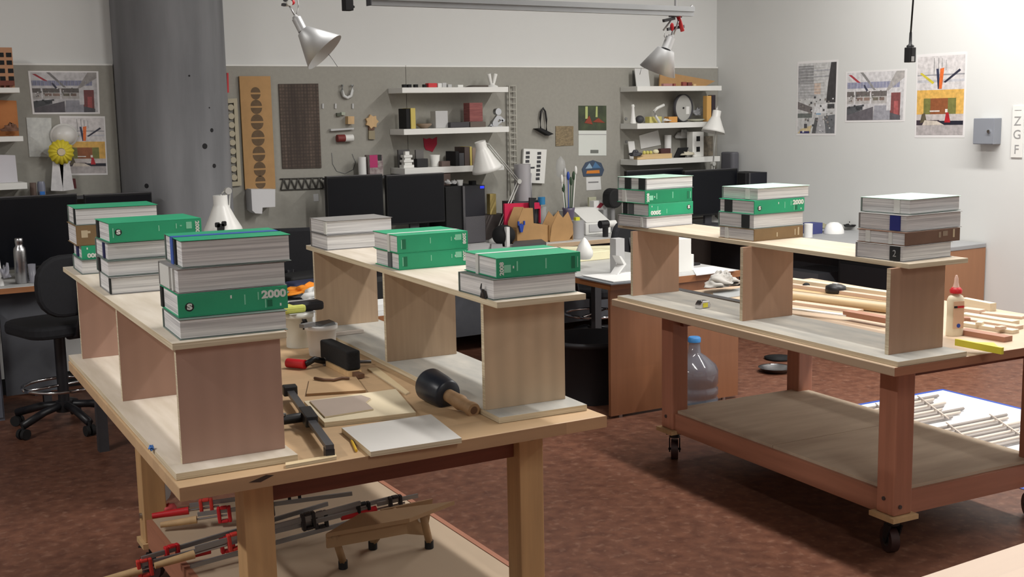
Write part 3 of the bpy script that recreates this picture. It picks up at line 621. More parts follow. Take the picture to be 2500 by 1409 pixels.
# centre shelves, middle
def bookpair(mb, w, d, h): mb.box(-w/2, -.01, -d/2, d/2, 0, h*.85)
si(991, 265, 1002, zc2, m=MATTBLK, name='book', label='upright black book beside the yellow book on the middle shelf', cat='book', d=.12); si(1002.5, 264, 1014, zc2, m=mat('book_yellow', (196, 178, 96), .7), name='book', label='upright yellow book beside the black book on the middle shelf', cat='book', d=.14)
def dish(mb, w, d, h): mb.lathe([(w*.2, 0), (w*.5, h*.7), (w*.48, h), (w*.2, h*.4)], 24)
si(1026, 302, 1060, zc2, m=mat('dish_tan', (140, 122, 104), .7), name='dish', label='shallow tan dish on the middle white shelf', cat='dish', shape=dish, d=.1)
si(1063, 271, 1093, zc2, m=LGREY, name='foam_model', label='tall pale grey foam block on the middle shelf', cat='model', d=.08)
si(1100, 299, 1146, zc2, m=mat('book_dark', (58, 56, 60), .6), name='book', label='dark book lying flat under the brick-patterned carton', cat='book', d=.16); si(1148, 298, 1186, zc2, m=mat('book_brown', (96, 84, 76), .6), name='book', label='brown book lying flat beside the silver figure', cat='book', d=.15)
zz = Yp(1120, 298.5, 7.6).z
bk = mat('brick_carton', (150, 92, 88), .8, rgb2=(120, 66, 66), vscale=4, stretch=(3, 3, 40))
si(1146, 251, 1178, zz+.001, m=bk, name='carton', label='brick-patterned carton standing on flat books', cat='carton', d=.09, y=7.66)
def sculpt(mb, w, d, h):
    mb.box(-w*.1, w*.3, -.01, .01, h*.45, h*.62, M=Matrix.Rotation(.6, 4, 'Y')); mb.cyl((w*.12, -.02, h*.8), (w*.12, .02, h*.8), w*.2, 18); mb.cyl((-w*.1, -.02, h*.17), (-w*.1, .02, h*.17), w*.2, 18)
    mb.prism([(-w*.5, 0), (-w*.2, 0), (w*.35, h*.55), (w*.05, h*.6)], -.012, .012); mb.prism([(0, 0), (w*.5, h*.3), (w*.42, h*.38), (-.005, h*.12)], -.01, .01); mb.box(-w*.4, w*.3, -.03, .03, 0, .006)
si(1198, 264, 1234, zc2, m=mat('polished_metal', (170, 172, 176), .2, 1), name='metal_sculpture', label='shiny silver metal figure at the end of the middle shelf', cat='sculpture', shape=sculpt, d=.08)
# centre shelves, bottom
si(972, 366, 1000, zc3, m=mat('photo_dark', (74, 72, 72), .6), name='picture_board', label='dark board behind the stacked white model on the lowest shelf', cat='board', d=.02, y=7.72)
def steps(mb, w, d, h):
    for k, (a, b) in enumerate(((.5, .18), (.36, .16), (.46, .14), (.3, .14), (.4, .16), (.2, .22))):
        z0 = sum(q for _, q in ((.5, .18), (.36, .16), (.46, .14), (.3, .14), (.4, .16), (.2, .22))[:k])*h; mb.box(-w*a, w*a, -d*a, d*a, z0, z0+b*h*.97)
si(985, 370, 1010, zc3, m=WHITE, name='stepped_model', label='white stepped tower model on the lowest shelf', cat='model', shape=steps, d=.07)
si(1015, 366, 1034, zc3, m=mat('photo_grey', (104, 102, 100), .7), name='picture_board', label='small grey picture board with a white shape on the lowest shelf', cat='board', d=.02, y=7.72)
si(1018, 388, 1045, zc3, m=BLACK, name='desk_clock', label='black desk clock on the lowest shelf', cat='clock', d=.05); si(1056, 379, 1079, zc3, m=WHITE, name='mug', label='white mug on the lowest shelf beyond the black clock', cat='mug', shape='cup', d=.08)
for x0, y0, x1, m_, lb in ((1112, 370, 1120, MATTBLK, 'thin black'), (1121, 374, 1133, DGREY, 'shorter grey'), (1134, 359, 1146, mat('spine_brown', (74, 62, 58), .7), 'dark brown'), (1147, 358, 1152, MATS['book_yellow'], 'slim yellow'), (1153, 361, 1161, mat('spine_tan', (140, 122, 108), .7), 'tan')):
    si(x0, y0, x1, zc3, m=m_, name='book', label=lb+' upright book on the lowest shelf behind the white lamp', cat='book', d=.15)
# corner shelves, top
si(1561, 166, 1594, zr1, m=mat('panel_pale', (204, 204, 202), .7), name='foam_sheet', label='pale foam panel leaning on the top corner shelf', cat='panel', shape='lean', y=7.70)
wq([(1545, 209), (1560, 209), (1560, 172), (1545, 172)], TB-.006, .005, 'sample_card', mat('card_dark', (92, 92, 88), .8), 'dark grey card on the pinboard above the top corner shelf', 'card')
P = [Yp(px, py, 7.72) for px, py in ((1609, 209), (1720, 209), (1745, 196), (1611, 172))]
tri = MB().prism([(p.x-P[0].x, p.z-P[0].z) for p in P], -.006, .006); solo(tri, 'kraft_triangle', KRAFT, 'tan triangular board leaning on the top corner shelf', 'board', (P[0].x, 7.72, zr1+.001))
for x0, x1, y0, m_, lb in ((1620, 1642, 204, mat('block_rose', (168, 120, 116), .7), 'pale rose strip'), (1645, 1650, 204, mat('block_red_dull', (140, 70, 62), .7), 'tiny red peg'), (1668, 1677, 200, MATS['block_red_dull'], 'dull red cube'), (1680, 1690, 201, mat('block_maroon', (112, 60, 56), .7), 'maroon cube'), (1693, 1700, 205, TAN, 'tan chip')):
    si(x0, y0, x1, zr1, m=m_, label=lb+' in front of the tan triangle board', d=.03, y=7.62)
# corner shelves, middle
def figure(mb, w, d, h): mb.lathe([(w*.5, 0), (w*.46, h*.1), (w*.3, h*.5), (w*.22, h*.85), (w*.3, h*.9), (w*.2, h)], 18)
si(1543, 255, 1556, zr2, m=WHITE, name='figurine', label='slim white figurine at the end of the middle corner shelf', cat='figurine', shape=figure, d=.05)
si(1560, 282, 1577, zr2, m=DGREY, name='ball', label='dark grey ball on the middle corner shelf', cat='ball', shape='ball', d=.07)
si(1586, 285, 1616, zr2, m=mat('sponge_yellow', (206, 196, 120), .9, var=.1, vscale=40), name='sponge', label='yellow sponge block behind the bent white tube', cat='sponge', d=.06, y=7.70)
P = [Yp(px, py, 7.63) for px, py in ((1611, 297), (1600, 280), (1597, 268), (1604, 261), (1621, 253))]
solo(MB().tube([p-Vector((P[0].x, 7.63, zr2+.012)) for p in P], .012, 10), 'bent_tube', WHITE, 'bent white tube standing on the middle corner shelf', 'tube', (P[0].x, 7.63, zr2+.001))
si(1622, 291, 1640, zr2, m=WHITE, name='shell', label='small white lump before the orange block on the corner shelf', cat='lump', shape='blob', d=.05, y=7.62)
si(1633, 285, 1654, zr2, m=mat('block_orange', (206, 150, 80), .7), label='orange wooden block beside the round clock face', d=.06, y=7.67)
a = Yp(1667, 265, 7.70); rr = (Yp(1667, 231, 7.7).z-Yp(1667, 299, 7.7).z)/2
t = thing('wall_clock', 'round grey clock face leaning on the middle corner shelf', 'clock', (a.x, 7.70, zr2+.002)); R = Matrix.Translation((0, 0, rr)) @ Matrix.Rotation(PI/2, 4, 'X') @ Matrix.Diagonal((.84, 1, 1, 1))
MB().lathe([(rr, -.012), (rr, .02), (rr*.94, .02), (rr*.94, .0)], 40, 0, R).build('rim', DGREY, t); MB().lathe([(rr*.935, -.01), (rr*.935, .006)], 40, 0, R).build('dial', mat('dial_grey', (168, 168, 164), .6), t); MB().cyl((0, -.007, rr), (0, -.012, rr), .008, 12).build('hub', BLACK, t)
MB().box(.03, .065, -.0085, -.0062, rr*.55, rr*1.1, M=Matrix.Rotation(.0, 4, 'Y')).build('sticker', PAPER, t)
si(1690, 291, 1724, zr2, m=mat('flat_sage', (176, 176, 158), .7), name='dish', label='flat sage dish on the middle corner shelf', cat='dish', shape=dish, d=.09)
def crumple(mb, w, d, h): mb.blob((0, 0, h*.5), (w*.5, d*.5, h*.5), .7, seed=3, flat=0)
si(1698, 266, 1722, zr2+.0, m=mat('clear_wrap', (170, 172, 176), .25, alpha=.6), name='plastic_wrap', label='crumpled clear plastic behind the sage dish', cat='plastic', shape=crumple, y=7.74, d=.05)
si(1726, 234, 1737, zr2, m=mat('book_mustard', (206, 160, 92), .7), name='book', label='tall mustard book near the corner, middle shelf', cat='book', d=.05, y=7.64); si(1738, 232, 1747, zr2, m=mat('book_plum', (46, 36, 44), .7), name='book', label='tall plum-black book near the corner, middle shelf', cat='book', d=.05, y=7.64)
# corner shelves, bottom
si(1545, 345, 1560, zr3, m=PAPER, name='card', label='small white card leaning at the end of the lowest corner shelf', cat='card', shape='lean', y=7.72)
P = [Yp(px, py, 7.73) for px, py in ((1577, 364), (1626, 354), (1619, 318), (1573, 331))]
solo(MB().prism([(p.x-P[0].x, p.z-P[0].z) for p in P], -.004, .004), 'paper_sheet', PAPER, 'tilted white sheet pinned above the lowest corner shelf', 'paper', (P[0].x, TB-.0045, P[0].z))
si(1556, 378, 1641, zr3, m=mat('strip_tan', (204, 176, 130), .7), name='wood_strip', label='long tan wood strip lying on the lowest corner shelf', cat='strip', d=.05, y=7.63)
zq = Yp(1590, 378, 7.605).z+.0015
for k, x0 in enumerate((1572, 1580, 1588)): si(x0, 368, x0+7, zq, m=mat('bead_yellow', (206, 200, 110), .6), name='bead', label='one of three yellow beads in a row on the tan wood strip', cat='bead', shape='ball', d=.03, y=7.63, group='yellow beads on the wood strip')
si(1599, 365, 1612, zq, m=CREAM, name='bead', label='larger cream ball after the yellow beads', cat='ball', shape='ball', d=.05, y=7.63)
si(1614, 363, 1638, zq, m=mat('box_maroon', (72, 40, 38), .6), name='box', label='maroon box on the tan wood strip', cat='box', d=.04, y=7.64)
si(1627, 330, 1640, zr3, m=PAPER, name='paper_roll', label='thin upright white paper roll behind the maroon box', cat='paper roll', shape='cyl', d=.03, y=7.74)
P = [Yp(px, py, 7.66) for px, py in ((1645, 377), (1671, 377), (1680, 352), (1656, 353))]
solo(MB().prism([(p.x-P[0].x, p.z-P[0].z) for p in P], -.006, .006), 'tilted_frame', MATTBLK, 'black tilted square frame on the lowest corner shelf', 'frame', (P[0].x, 7.66, zr3+.001))
si(1656, 322, 1690, Yp(1670, 351, 7.75).z, m=PAPER, name='folded_paper', label='folded white paper star pinned over the black tilted frame', cat='paper', shape='blob', d=.04, y=TB-.022)
def towerm(mb, w, d, h):
    mb.box(-w/2, w/2, -d/2, d/2, 0, h)
    for zq_ in (.2, .62): mb.box(-w*.16, w*.16, -d/2-.0015, -d/2, h*zq_, h*(zq_+.2), mi=1)
si(1691, 322, 1718, zr3, m=[WHITE, MATTBLK], name='tower_model', label='white tower model with two dark windows, lowest corner shelf', cat='model', shape=towerm, d=.07)
si(1718, 333, 1741, zr3, m=mat('model_brown', (118, 108, 92), .8, rgb2=(84, 78, 70), vscale=30), name='site_model', label='brown textured model behind the white lamp arm', cat='model', d=.06, y=7.70)
si(1672, 372, 1700, zr3, m=mat('stone_cream', (206, 200, 180), .8), name='stone', label='cream stone in front of the white tower model', cat='stone', shape='blob', d=.06, y=7.61); si(1546, 371, 1568, zr3, m=DGREY, name='stone', label='grey stone at the end of the lowest corner shelf', cat='stone', shape='blob', d=.06, y=7.615)
# shelves by the column
tb_ = Yp(38, 213, 7.6); a = Yp(-50, 115, 7.6)
t = thing('block_model', 'tan facade model with rows of dark windows on the top shelf by the column', 'model', (a.x, 7.62, zl1+.001)); w = tb_.x-a.x; h = a.z-zl1
MB().box(0, w, 0, .06, 0, h).build('body', mat('model_tan', (178, 132, 100), .8, var=.05, vscale=20), t)
wn = MB(); px2u = w/88
for ry in (133, 152, 172, 191):
    for rx in (-34, -12, 12, 33 if ry < 160 else 35):
        zc_ = Yp(10, ry+1, 7.6).z-zl1; xx = (rx-5+50)*px2u; wn.box(xx-.015, xx+.015, -.0015, -.0002, zc_-.013, zc_+.013)
wn.build('windows', MATTBLK, t)
rd = MB(); rd.box(w*.25, w*.97, -.03, -.003, h*.05, h*.17)
for k in range(4): rd.box(w*(.3+.17*k), w*(.36+.17*k), -.026, -.006, 0, h*.05)
rd.build('red_porch', mat('porch_red', (112, 62, 50), .8), t)
wq([(-60, 333), (47, 332), (40, 246), (-60, 242)], 7.70, .02, 'orange_panel', mat('panel_orange', (186, 122, 70), .8, rgb2=(160, 100, 56), vscale=6), 'orange wooden panel standing on the middle shelf by the column', 'panel')
si(8, 306, 48, zl2, m=mat('coral_brown', (126, 92, 74), .9, var=.2, vscale=30), name='landscape_model', label='low brown landscape model before the orange panel', cat='model', shape='blob', d=.08, y=7.64)
wq([(-60, 448), (44, 446), (37, 379), (-60, 376)], 7.70, .008, 'paper_sheet', mat('paper_lilac', (196, 194, 200), .8), 'white sheet standing on the lowest shelf by the column', 'paper')
# ------------------------------------------------------------------ things pinned on the pinboard
def pin(pts, name, m, label, cat, th=.006, off=.0004, group=None): return wq(pts, TB-th-off, th, name, m, label, cat, group)
def grid_print(t, P, patches, base, side):
    """flat printed sheet: P = four corners (bottom-left, bottom-right, top-right, top-left); patches in sheet units"""
    n = Vector((0, -1, 0)) if side == 'back' else Vector((-1, 0, 0))
    def at(u, v): return P[0]*(1-u)*(1-v)+P[1]*u*(1-v)+P[2]*u*v+P[3]*(1-u)*v
    o = (P[0]+P[1])/2
    def quadmesh(poly, lift, th, mm, name):
        m = MB(); f = [at(u, v)-o+n*lift for u, v in poly]; b = [p-n*th for p in f]; k = len(f)
        m.add(f+b, [list(range(k)), list(range(2*k-1, k-1, -1))]+[(i, k+i, k+(i+1) % k, (i+1) % k) for i in range(k)])
        return m.build(name, mm, t)
    quadmesh([(0, 0), (1, 0), (1, 1), (0, 1)], 0, .0012, base, 'sheet')
    mats = []; m = MB(); 
    for i, (poly, mm) in enumerate(patches):
        if len(poly) == 4 and not isinstance(poly[0], tuple): u0, v0, u1, v1 = poly; poly = [(u0, v0), (u1, v0), (u1, v1), (u0, v1)]
        if mm not in mats: mats.append(mm)
        m.add([at(u, v)-o+n*(.0003+.00004*i) for u, v in poly], [list(range(len(poly)))], mats.index(mm))
    m.build('printed_image', mats, t); t.location = o
def ink(r, g, b): return mat('ink_%d_%d_%d' % (r, g, b), (r, g, b), .5, var=.22, vscale=34, detail=8)
def office_patches(tint=0):
    q = lambda r, g, b: ink(r-tint, g-tint, b-tint)
    pt = [((.03, .04, .97, .97), q(204, 202, 204)), ([(.03, .55), (.97, .55), (.97, .97), (.03, .97)], q(212, 210, 212)), ((.03, .66, .9, .78), q(150, 152, 176)), ([(.25, .97), (.3, .97), (.52, .62), (.48, .62)], q(140, 138, 138)), ([(.84, .97), (.97, .97), (.97, .84), (.72, .6), (.68, .6)], q(172, 168, 166)),
          ([(.05, .93), (.1, .93), (.27, .76), (.2, .78)], q(170, 60, 70)), ([(.3, .72), (.33, .73), (.4, .6), (.36, .6)], q(70, 72, 92)), ((.03, .5, .72, .6), q(112, 106, 104)), ((.03, .36, .72, .5), q(186, 182, 180)), ((.2, .42, .3, .48), q(140, 120, 112)), ((.32, .42, .42, .48), q(150, 128, 118)), ((.47, .42, .56, .48), q(120, 116, 104)), ((.58, .42, .66, .48), q(130, 112, 104)),
          ((.15, .36, .175, .62), q(216, 214, 216)), ((.42, .36, .445, .62), q(216, 214, 216)), ([(.03, .04), (.48, .04), (.48, .3), (.03, .14)], q(104, 100, 106)), ([(.03, .14), (.3, .24), (.3, .34), (.03, .3)], q(90, 92, 96)), ([(.48, .04), (.97, .04), (.75, .32), (.5, .32)], q(160, 160, 168)), ((.76, .1, .92, .56), q(132, 78, 78)), ((.82, .12, .89, .4), q(176, 96, 96)), ((.93, .04, .97, .7), q(206, 204, 206)), ((.7, .22, .77, .6), q(214, 212, 214)), ([(.76, .04), (.93, .04), (.93, .12), (.76, .18)], q(96, 94, 100))]
    rn = random.Random(11)
    for k in range(46):
        u, v = rn.uniform(.05, .68), rn.uniform(.37, .6); s_ = rn.uniform(.006, .022); c_ = rn.choice(((96, 92, 90), (222, 220, 222), (150, 122, 110), (120, 130, 120))); pt.append(((u, v, u+s_, v+s_*1.3), q(*c_)))
    for k in range(16): u = .04+k*.054; pt.append(((u, .665, u+.006, .775), q(196, 196, 206)))
    for k in range(8): u = rn.uniform(.04, .3); v = rn.uniform(.2, .33); pt.append(((u, v, u+.03, v+.03), q(64, 66, 70)))
    return pt
def oar_patches():
    q = ink
    return [((.03, .03, .97, .97), q(212, 208, 208)), ((.03, .74, .97, .755), q(150, 150, 156)), ((.03, .66, .97, .69), q(190, 190, 196)), ((.03, .27, .97, .57), q(222, 176, 92)), ((.17, .28, .82, .47), q(120, 120, 66)), ((.31, .28, .66, .47), q(144, 86, 52)), ((.03, .03, .97, .15), q(178, 172, 172)), ((.03, .15, .97, .22), q(34, 34, 48)), ((.03, .2, .97, .28), q(196, 188, 186)), ((.03, .15, .5, .21), q(60, 50, 60)),
            ([(.08, .77), (.12, .78), (.38, .66), (.34, .64)], q(206, 190, 60)), ([(.41, .82), (.46, .82), (.5, .58), (.45, .58)], q(50, 54, 80)), ([(.49, .82), (.57, .83), (.53, .58), (.47, .58)], q(222, 110, 50)), ([(.56, .66), (.6, .65), (.9, .79), (.87, .81)], q(46, 46, 64)), ((.36, .76, .375, .95), q(150, 150, 150)), ((.45, .82, .46, .95), q(130, 130, 130)), ((.52, .83, .53, .94), q(140, 140, 140)), ((.6, .8, .61, .92), q(150, 150, 150)),
            ([(.1, .17), (.24, .2), (.2, .3), (.14, .28)], q(92, 84, 66)), ([(.6, .18), (.72, .18), (.68, .3), (.63, .3)], q(176, 34, 44)), ([(.15, .15), (.6, .15), (.45, .2), (.2, .21)], q(206, 196, 184)), ((.3, .31, .5, .325), q(230, 226, 222)), ((.61, .3, .66, .34), q(226, 220, 214))]
def tall_patches():
    q = ink; rn = random.Random(5); ex = []
    for k in range(60):
        u, v = rn.uniform(.05, .92), rn.uniform(.04, .5); s_ = rn.uniform(.01, .05); c_ = rn.choice(((96, 96, 98), (224, 224, 226), (140, 134, 130), (70, 72, 76))); ex.append(((u, v, min(.96, u+s_), v+s_*.6), q(*c_)))
    for k in range(10): v = .55+k*.04; ex.append(((.05+.03*(k % 3), v, .7, v+.004), q(226, 226, 228)))
    return [((.03, .03, .97, .97), q(200, 200, 200)), ((.03, .7, .42, .94), q(150, 150, 152)), ((.03, .5, .5, .7), q(176, 176, 178)), ([(.84, .97), (.97, .97), (.97, .44), (.74, .44), (.78, .7)], q(66, 64, 66)), ((.42, .86, .82, .88), q(170, 170, 176)), ((.42, .78, .8, .8), q(160, 160, 164)), ((.44, .55, .6, .7), q(206, 186, 172)), ([(.03, .36), (.4, .3), (.4, .38), (.03, .46)], q(120, 114, 114)), ((.03, .24, .4, .3), q(110, 114, 112)), ((.45, .3, .75, .42), q(222, 222, 224)),
            ((.5, .28, .62, .3), q(140, 170, 196)), ([(.5, .03), (.75, .03), (.66, .26), (.58, .26)], q(176, 176, 180)), ([(.75, .03), (.97, .03), (.97, .28), (.7, .26)], q(110, 112, 116)), ([(.03, .03), (.35, .03), (.4, .14), (.12, .09)], q(210, 192, 152)), ((.1, .03, .34, .06), q(60, 60, 110)), ([(.4, .03), (.5, .03), (.56, .24), (.48, .24)], q(96, 96, 98)), ((.78, .36, .95, .42), q(70, 70, 72)), ((.2, .1, .28, .16), q(84, 84, 90))]+ex
def poster(px4, side, patches, label, name='photo_print', cat='photo print', group='printed photographs on the walls', base=None, lift=.0):
    f = (lambda q: Xp(*q, XR-.0013-lift)) if side == 'right' else (lambda q: Yp(*q, TB-.0016-lift))
    P = [f(q) for q in px4]; t = thing(name, label, cat, (0, 0, 0), 0, group); grid_print(t, P, patches, base or mat('photo_paper', (226, 224, 224), .5), side); return t
poster([(1944, 331), (2040, 331), (2046, 145), (1947, 151)], 'right', tall_patches(), 'tall grey interior photograph nearest the room corner')
poster([(2063, 299), (2208, 297), (2214, 168), (2065, 175)], 'right', office_patches(), 'wide photograph of a white office interior, middle of three on the white wall')
poster([(2233, 336), (2354, 336), (2361, 126), (2238, 134)], 'right', oar_patches(), 'tall photograph with an orange wall and fanned oars beside the grey metal box')
poster([(80, 279), (244, 278), (240, 174), (68, 173)], 'back', office_patches(24), 'wide office photograph pinned next to the concrete column')
poster([(164, 428), (263, 427), (256, 284), (145, 283)], 'back', oar_patches(), 'orange-wall photograph half hidden by the yellow rosette')
# white wall sign with thin grey letters
P = [Xp(*q, XR-.004) for q in ((2468, 384), (2495, 385), (2502, 258), (2473, 258))]
t = thing('wall_sign', 'narrow white sign with Z G F in thin letters at the picture edge', 'sign', ((P[0]+P[1])/2)); o_ = t.location.copy()
m = MB(); w_ = P[0].y-P[1].y; h_ = P[2].z-P[0].z; m.box(-.003, .003, -w_/2, w_/2, 0, h_); m.build('panel', WHITE, t)
GL = mat('letter_grey', (150, 150, 150), .6)
for ch, v in (('Z', .70), ('G', .44), ('F', .15)): text(ch, .085, (-.0042, 0, h_*v), GL, t, 'letter', M=Matrix.Rotation(-PI/2, 4, 'Z'), bold=-.004)
MB().box(-.0042, -.0031, -w_*.3, w_*.3, h_*.91, h_*.92).build('line_mark', GL, t)
# grey metal box on the white wall
P = [Xp(*q, XR-.08) for q in ((2375, 352), (2425, 352), (2427, 289), (2377, 289))]
t = thing('wall_box', 'grey metal box with a round lock on the white wall', 'metal box', (XR-.001, (P[0].y+P[1].y)/2, P[0].z)); w_ = P[0].y-P[1].y; h_ = P[3].z-P[0].z
MB().box(-.08, 0, -w_/2, w_/2, 0, h_).build('body', mat('box_grey', (128, 132, 140), .45), t, bevel=.003); MB().box(-.084, -.0803, -w_/2+.004, w_/2-.004, .004, h_-.004).build('door', mat('box_door', (134, 138, 146), .45), t); MB().cyl((-.0842, -w_*.3, h_*.5), (-.095, -w_*.3, h_*.5), .011, 16).build('lock', CHROME, t)
# by the column
pin([(72, 383), (128, 383), (125, 288), (64, 287)], 'note_sheet', mat('note_paper', (206, 208, 204), .8, rgb2=(188, 190, 188), vscale=40), 'white note sheet pinned between the shelf and the rosette', 'paper', th=.003)
pin([(137, 462), (187, 460), (184, 436), (139, 436)], 'red_card', mat('card_maroon', (96, 40, 44), .7), 'maroon card behind the white ribbons of the rosette', 'card', th=.002)
P = Yp(163, 331, TB-.09); hh = thing('hard_hat', 'white hard hat hung on the pinboard above the yellow rosette', 'hard hat', (P.x, TB-.006, P.z-.1)); 
M_ = Matrix.Translation((0, -.004, .1)) @ Matrix.Rotation(PI/2, 4, 'X') @ Matrix.Diagonal((.62, .66, .5, 1))
MB().lathe([(.122, 0), (.118, .02), (.105, .06), (.075, .095), (.03, .113), (.001, .116)], 30, 0, M_ @ Matrix.Diagonal((1, .82, 1, 1)), cap=False).build('shell', mat('hat_white', (218, 216, 212), .35), hh); MB().lathe([(.135, 0), (.135, .008), (.1, .01)], 30, 0, M_ @ Matrix.Diagonal((1, .84, 1, 1))).build('brim', MATS['hat_white'], hh)
P = Yp(144, 371, TB-.03); rsx = thing('rosette', 'yellow award rosette with two white ribbons beside the column', 'rosette', (P.x, TB-.02, P.z-.3)); rz_ = .3
M_ = Matrix.Translation((0, -.055, rz_)) @ Matrix.Rotation(PI/2, 4, 'X'); fl = MB()
vs = []; fs = []; n = 60
for k in range(n):
    a = 2*PI*k/n; 
    for r_, d_ in ((.025, .02), (.075*(1+.05*math.sin(a*15)), .016+.006*math.sin(a*15)), (.07, .0)): vs.append((r_*math.cos(a), r_*math.sin(a), d_))
for k in range(n):
    k2 = (k+1) % n
    for j in range(2): fs.append((k*3+j, k2*3+j, k2*3+j+1, k*3+j+1)[::-1])
fl.add(vs, fs, 0, True, M_); fl.build('ruffle', mat('rosette_yellow', (214, 196, 52), .7), rsx); MB().cyl((0, -.05, rz_), (0, -.078, rz_), .022, 20).build('centre', mat('rosette_centre', (206, 190, 160), .7), rsx)
q = lambda px, py: Yp(px, py, TB-.03)-rsx.location
for pts in (((121, 465), (150, 466), (152, 385), (126, 385)), ((151, 466), (178, 462), (164, 384), (140, 386))):
    pr = [q(*z_) for z_ in pts]; MB().prism([(p.x, p.z) for p in pr], -.05, -.047).build('ribbon', mat('ribbon_white', (214, 212, 212), .7, rgb2=(196, 194, 196), vscale=30), rsx)
# jars on the desk under the rosette (on the monitor shelf edge)
sh = thing('riser_shelf', 'narrow dark riser shelf behind the black monitor by the column', 'shelf', (Yp(60, 486, 7.72).x, 7.66, .766)); zq = Yp(95, 484, 7.7).z-.766
MB().box(0, .42, 0, .11, zq-.015, zq).build('board', DGREY, sh); 
for x in (.01, .39): MB().box(x, x+.02, .01, .1, 0, zq-.0155).build('support', DGREY, sh)
zq += .766
si(74, 447, 90, zq, m=mat('jar_brown', (104, 86, 78), .4), name='jar', label='brownish jar on the riser beside the blue-labelled jar', cat='jar', shape='cyl', d=.06, y=7.71)
t = si(92, 444, 112, zq, m=[mat('jar_grey', (120, 124, 140), .3), mat('label_blue', (40, 110, 190), .6)], name='jar', label='clear jar with a bright blue label below the rosette', cat='jar', shape=lambda mb, w, d, h: (mb.lathe([(w/2, 0), (w/2, h*.8), (w*.4, h)], 24), mb.box(-w*.3, w*.3, -w*.52, -w*.3, h*.05, h*.4, mi=1)), d=.06, y=7.71)
# right of the column
pin([(555, 226), (559, 226), (558, 178), (554, 178)], 'red_clamp', RED, 'red clamp hanging at the edge of the column', 'clamp', th=.02)
pf = [Yp(px, py, TB-.02) for px, py in ((566, 455), (590, 453), (579, 240), (556, 241))]
t = thing('slotted_strip', 'beige slotted frame strip between the column and the kraft board', 'frame', (pf[0].x, TB-.02, pf[0].z)); rel = [(p.x-pf[0].x, p.z-pf[0].z) for p in pf]
def lerp(a, b, t_): return (a[0]+(b[0]-a[0])*t_, a[1]+(b[1]-a[1])*t_)
BEI = mat('beige_card', (178, 170, 148), .8)
MB().prism([lerp(rel[0], rel[1], .62), rel[1], rel[2], lerp(rel[3], rel[2], .62)], 0, .015).build('rail', BEI, t); MB().prism([rel[0], rel[1], lerp(rel[1], rel[2], .05), lerp(rel[0], rel[3], .05)], -.001, .0155).build('end_bar', BEI, t); MB().prism([rel[3], rel[2], lerp(rel[2], rel[1], .05), lerp(rel[3], rel[0], .05)], -.001, .0155).build('end_bar', BEI, t)
for k in range(9):
    v = .1+k*.1; c_ = lerp(lerp(rel[0], rel[1], .3), lerp(rel[3], rel[2], .3), v); MB().cyl((c_[0], .0, c_[1]), (c_[0], .014, c_[1]), .021, 14).build('disc', BEI, t)
P = [Yp(px, py, TB-.02) for px, py in ((599, 463), (673, 461), (660, 186), (584, 186))]
t = thing('kraft_board', 'tall kraft board with a column of dark cut circles', 'board', (P[0].x, TB-.02, P[0].z)); rel = [(p.x-P[0].x, p.z-P[0].z) for p in P]
MB().prism(rel, 0, .012).build('board', KRAFT, t)
cc = mat('circle_cut', (104, 84, 62), .85, var=.15, vscale=30)
cm = MB()
for k, py in enumerate((228, 261, 298, 337, 376, 413, 445)):
    c_ = Yp(624+(py-228)*.055, py, TB-.0205); rx_ = (.034, .04, .044, .046, .044, .042, .036)[k]
    for s_ in (-1, 1):
        half = [(rx_*math.cos(PI*j/14), s_*(.006+(rx_*1.05)*math.sin(PI*j/14))) for j in range(15)]
        cm.prism([(c_.x-P[0].x+u, c_.z-P[0].z+v) for u, v in half], -.0009, -.0002)
cm.build('cut_circles', cc, t)
bp_ = mat('woven_brown', (112, 96, 84), .8, rgb2=(60, 50, 44), vscale=3, stretch=(7, 1, .35), detail=3)
def _weave(m):
    nt = m.node_tree; N = nt.nodes; L = nt.links; b = N['Principled BSDF']; src = b.inputs['Base Color'].links[0].from_socket
    tc = N.new('ShaderNodeTexCoord'); mp = N.new('ShaderNodeMapping'); mp.inputs['Scale'].default_value = (1, 1, 1); L.new(tc.outputs['Object'], mp.inputs['Vector'])
    vo = N.new('ShaderNodeTexVoronoi'); vo.inputs['Scale'].default_value = 44; vo.inputs['Randomness'].default_value = .12; L.new(mp.outputs[0], vo.inputs['Vector'])
    rp = N.new('ShaderNodeValToRGB'); rp.color_ramp.elements[0].position = .3; rp.color_ramp.elements[1].position = .62; L.new(vo.outputs['Distance'], rp.inputs['Fac'])
    ml = N.new('ShaderNodeMath'); ml.operation = 'MULTIPLY'; ml.inputs[1].default_value = .75; L.new(rp.outputs[0], ml.inputs[0])
    mx = N.new('ShaderNodeMix'); mx.data_type = 'RGBA'; L.new(ml.outputs[0], mx.inputs['Factor']); L.new(src, mx.inputs['A']); mx.inputs['B'].default_value = (*lin((54, 46, 42)), 1); L.new(mx.outputs['Result'], b.inputs['Base Color'])
_weave(bp_)
t = pin([(690, 412), (785, 410), (777, 204), (680, 205)], 'patterned_panel', bp_, 'brown patterned panel with fine vertical bands', 'panel', th=.008)
P = [Yp(px, py, TB-.012) for px, py in ((686, 464), (790, 460), (788, 434), (684, 437))]
t = thing('zigzag_strip', 'dark strip with a row of zigzag struts below the patterned panel', 'strip', (P[0].x, TB-.012, P[0].z)); rel = [(p.x-P[0].x, p.z-P[0].z) for p in P]; zg = MB()
for (a, b) in ((0, 1), (3, 2)):
    zg.tube([(rel[a][0], .004, rel[a][1]), (rel[b][0], .004, rel[b][1])], .0045, 6)
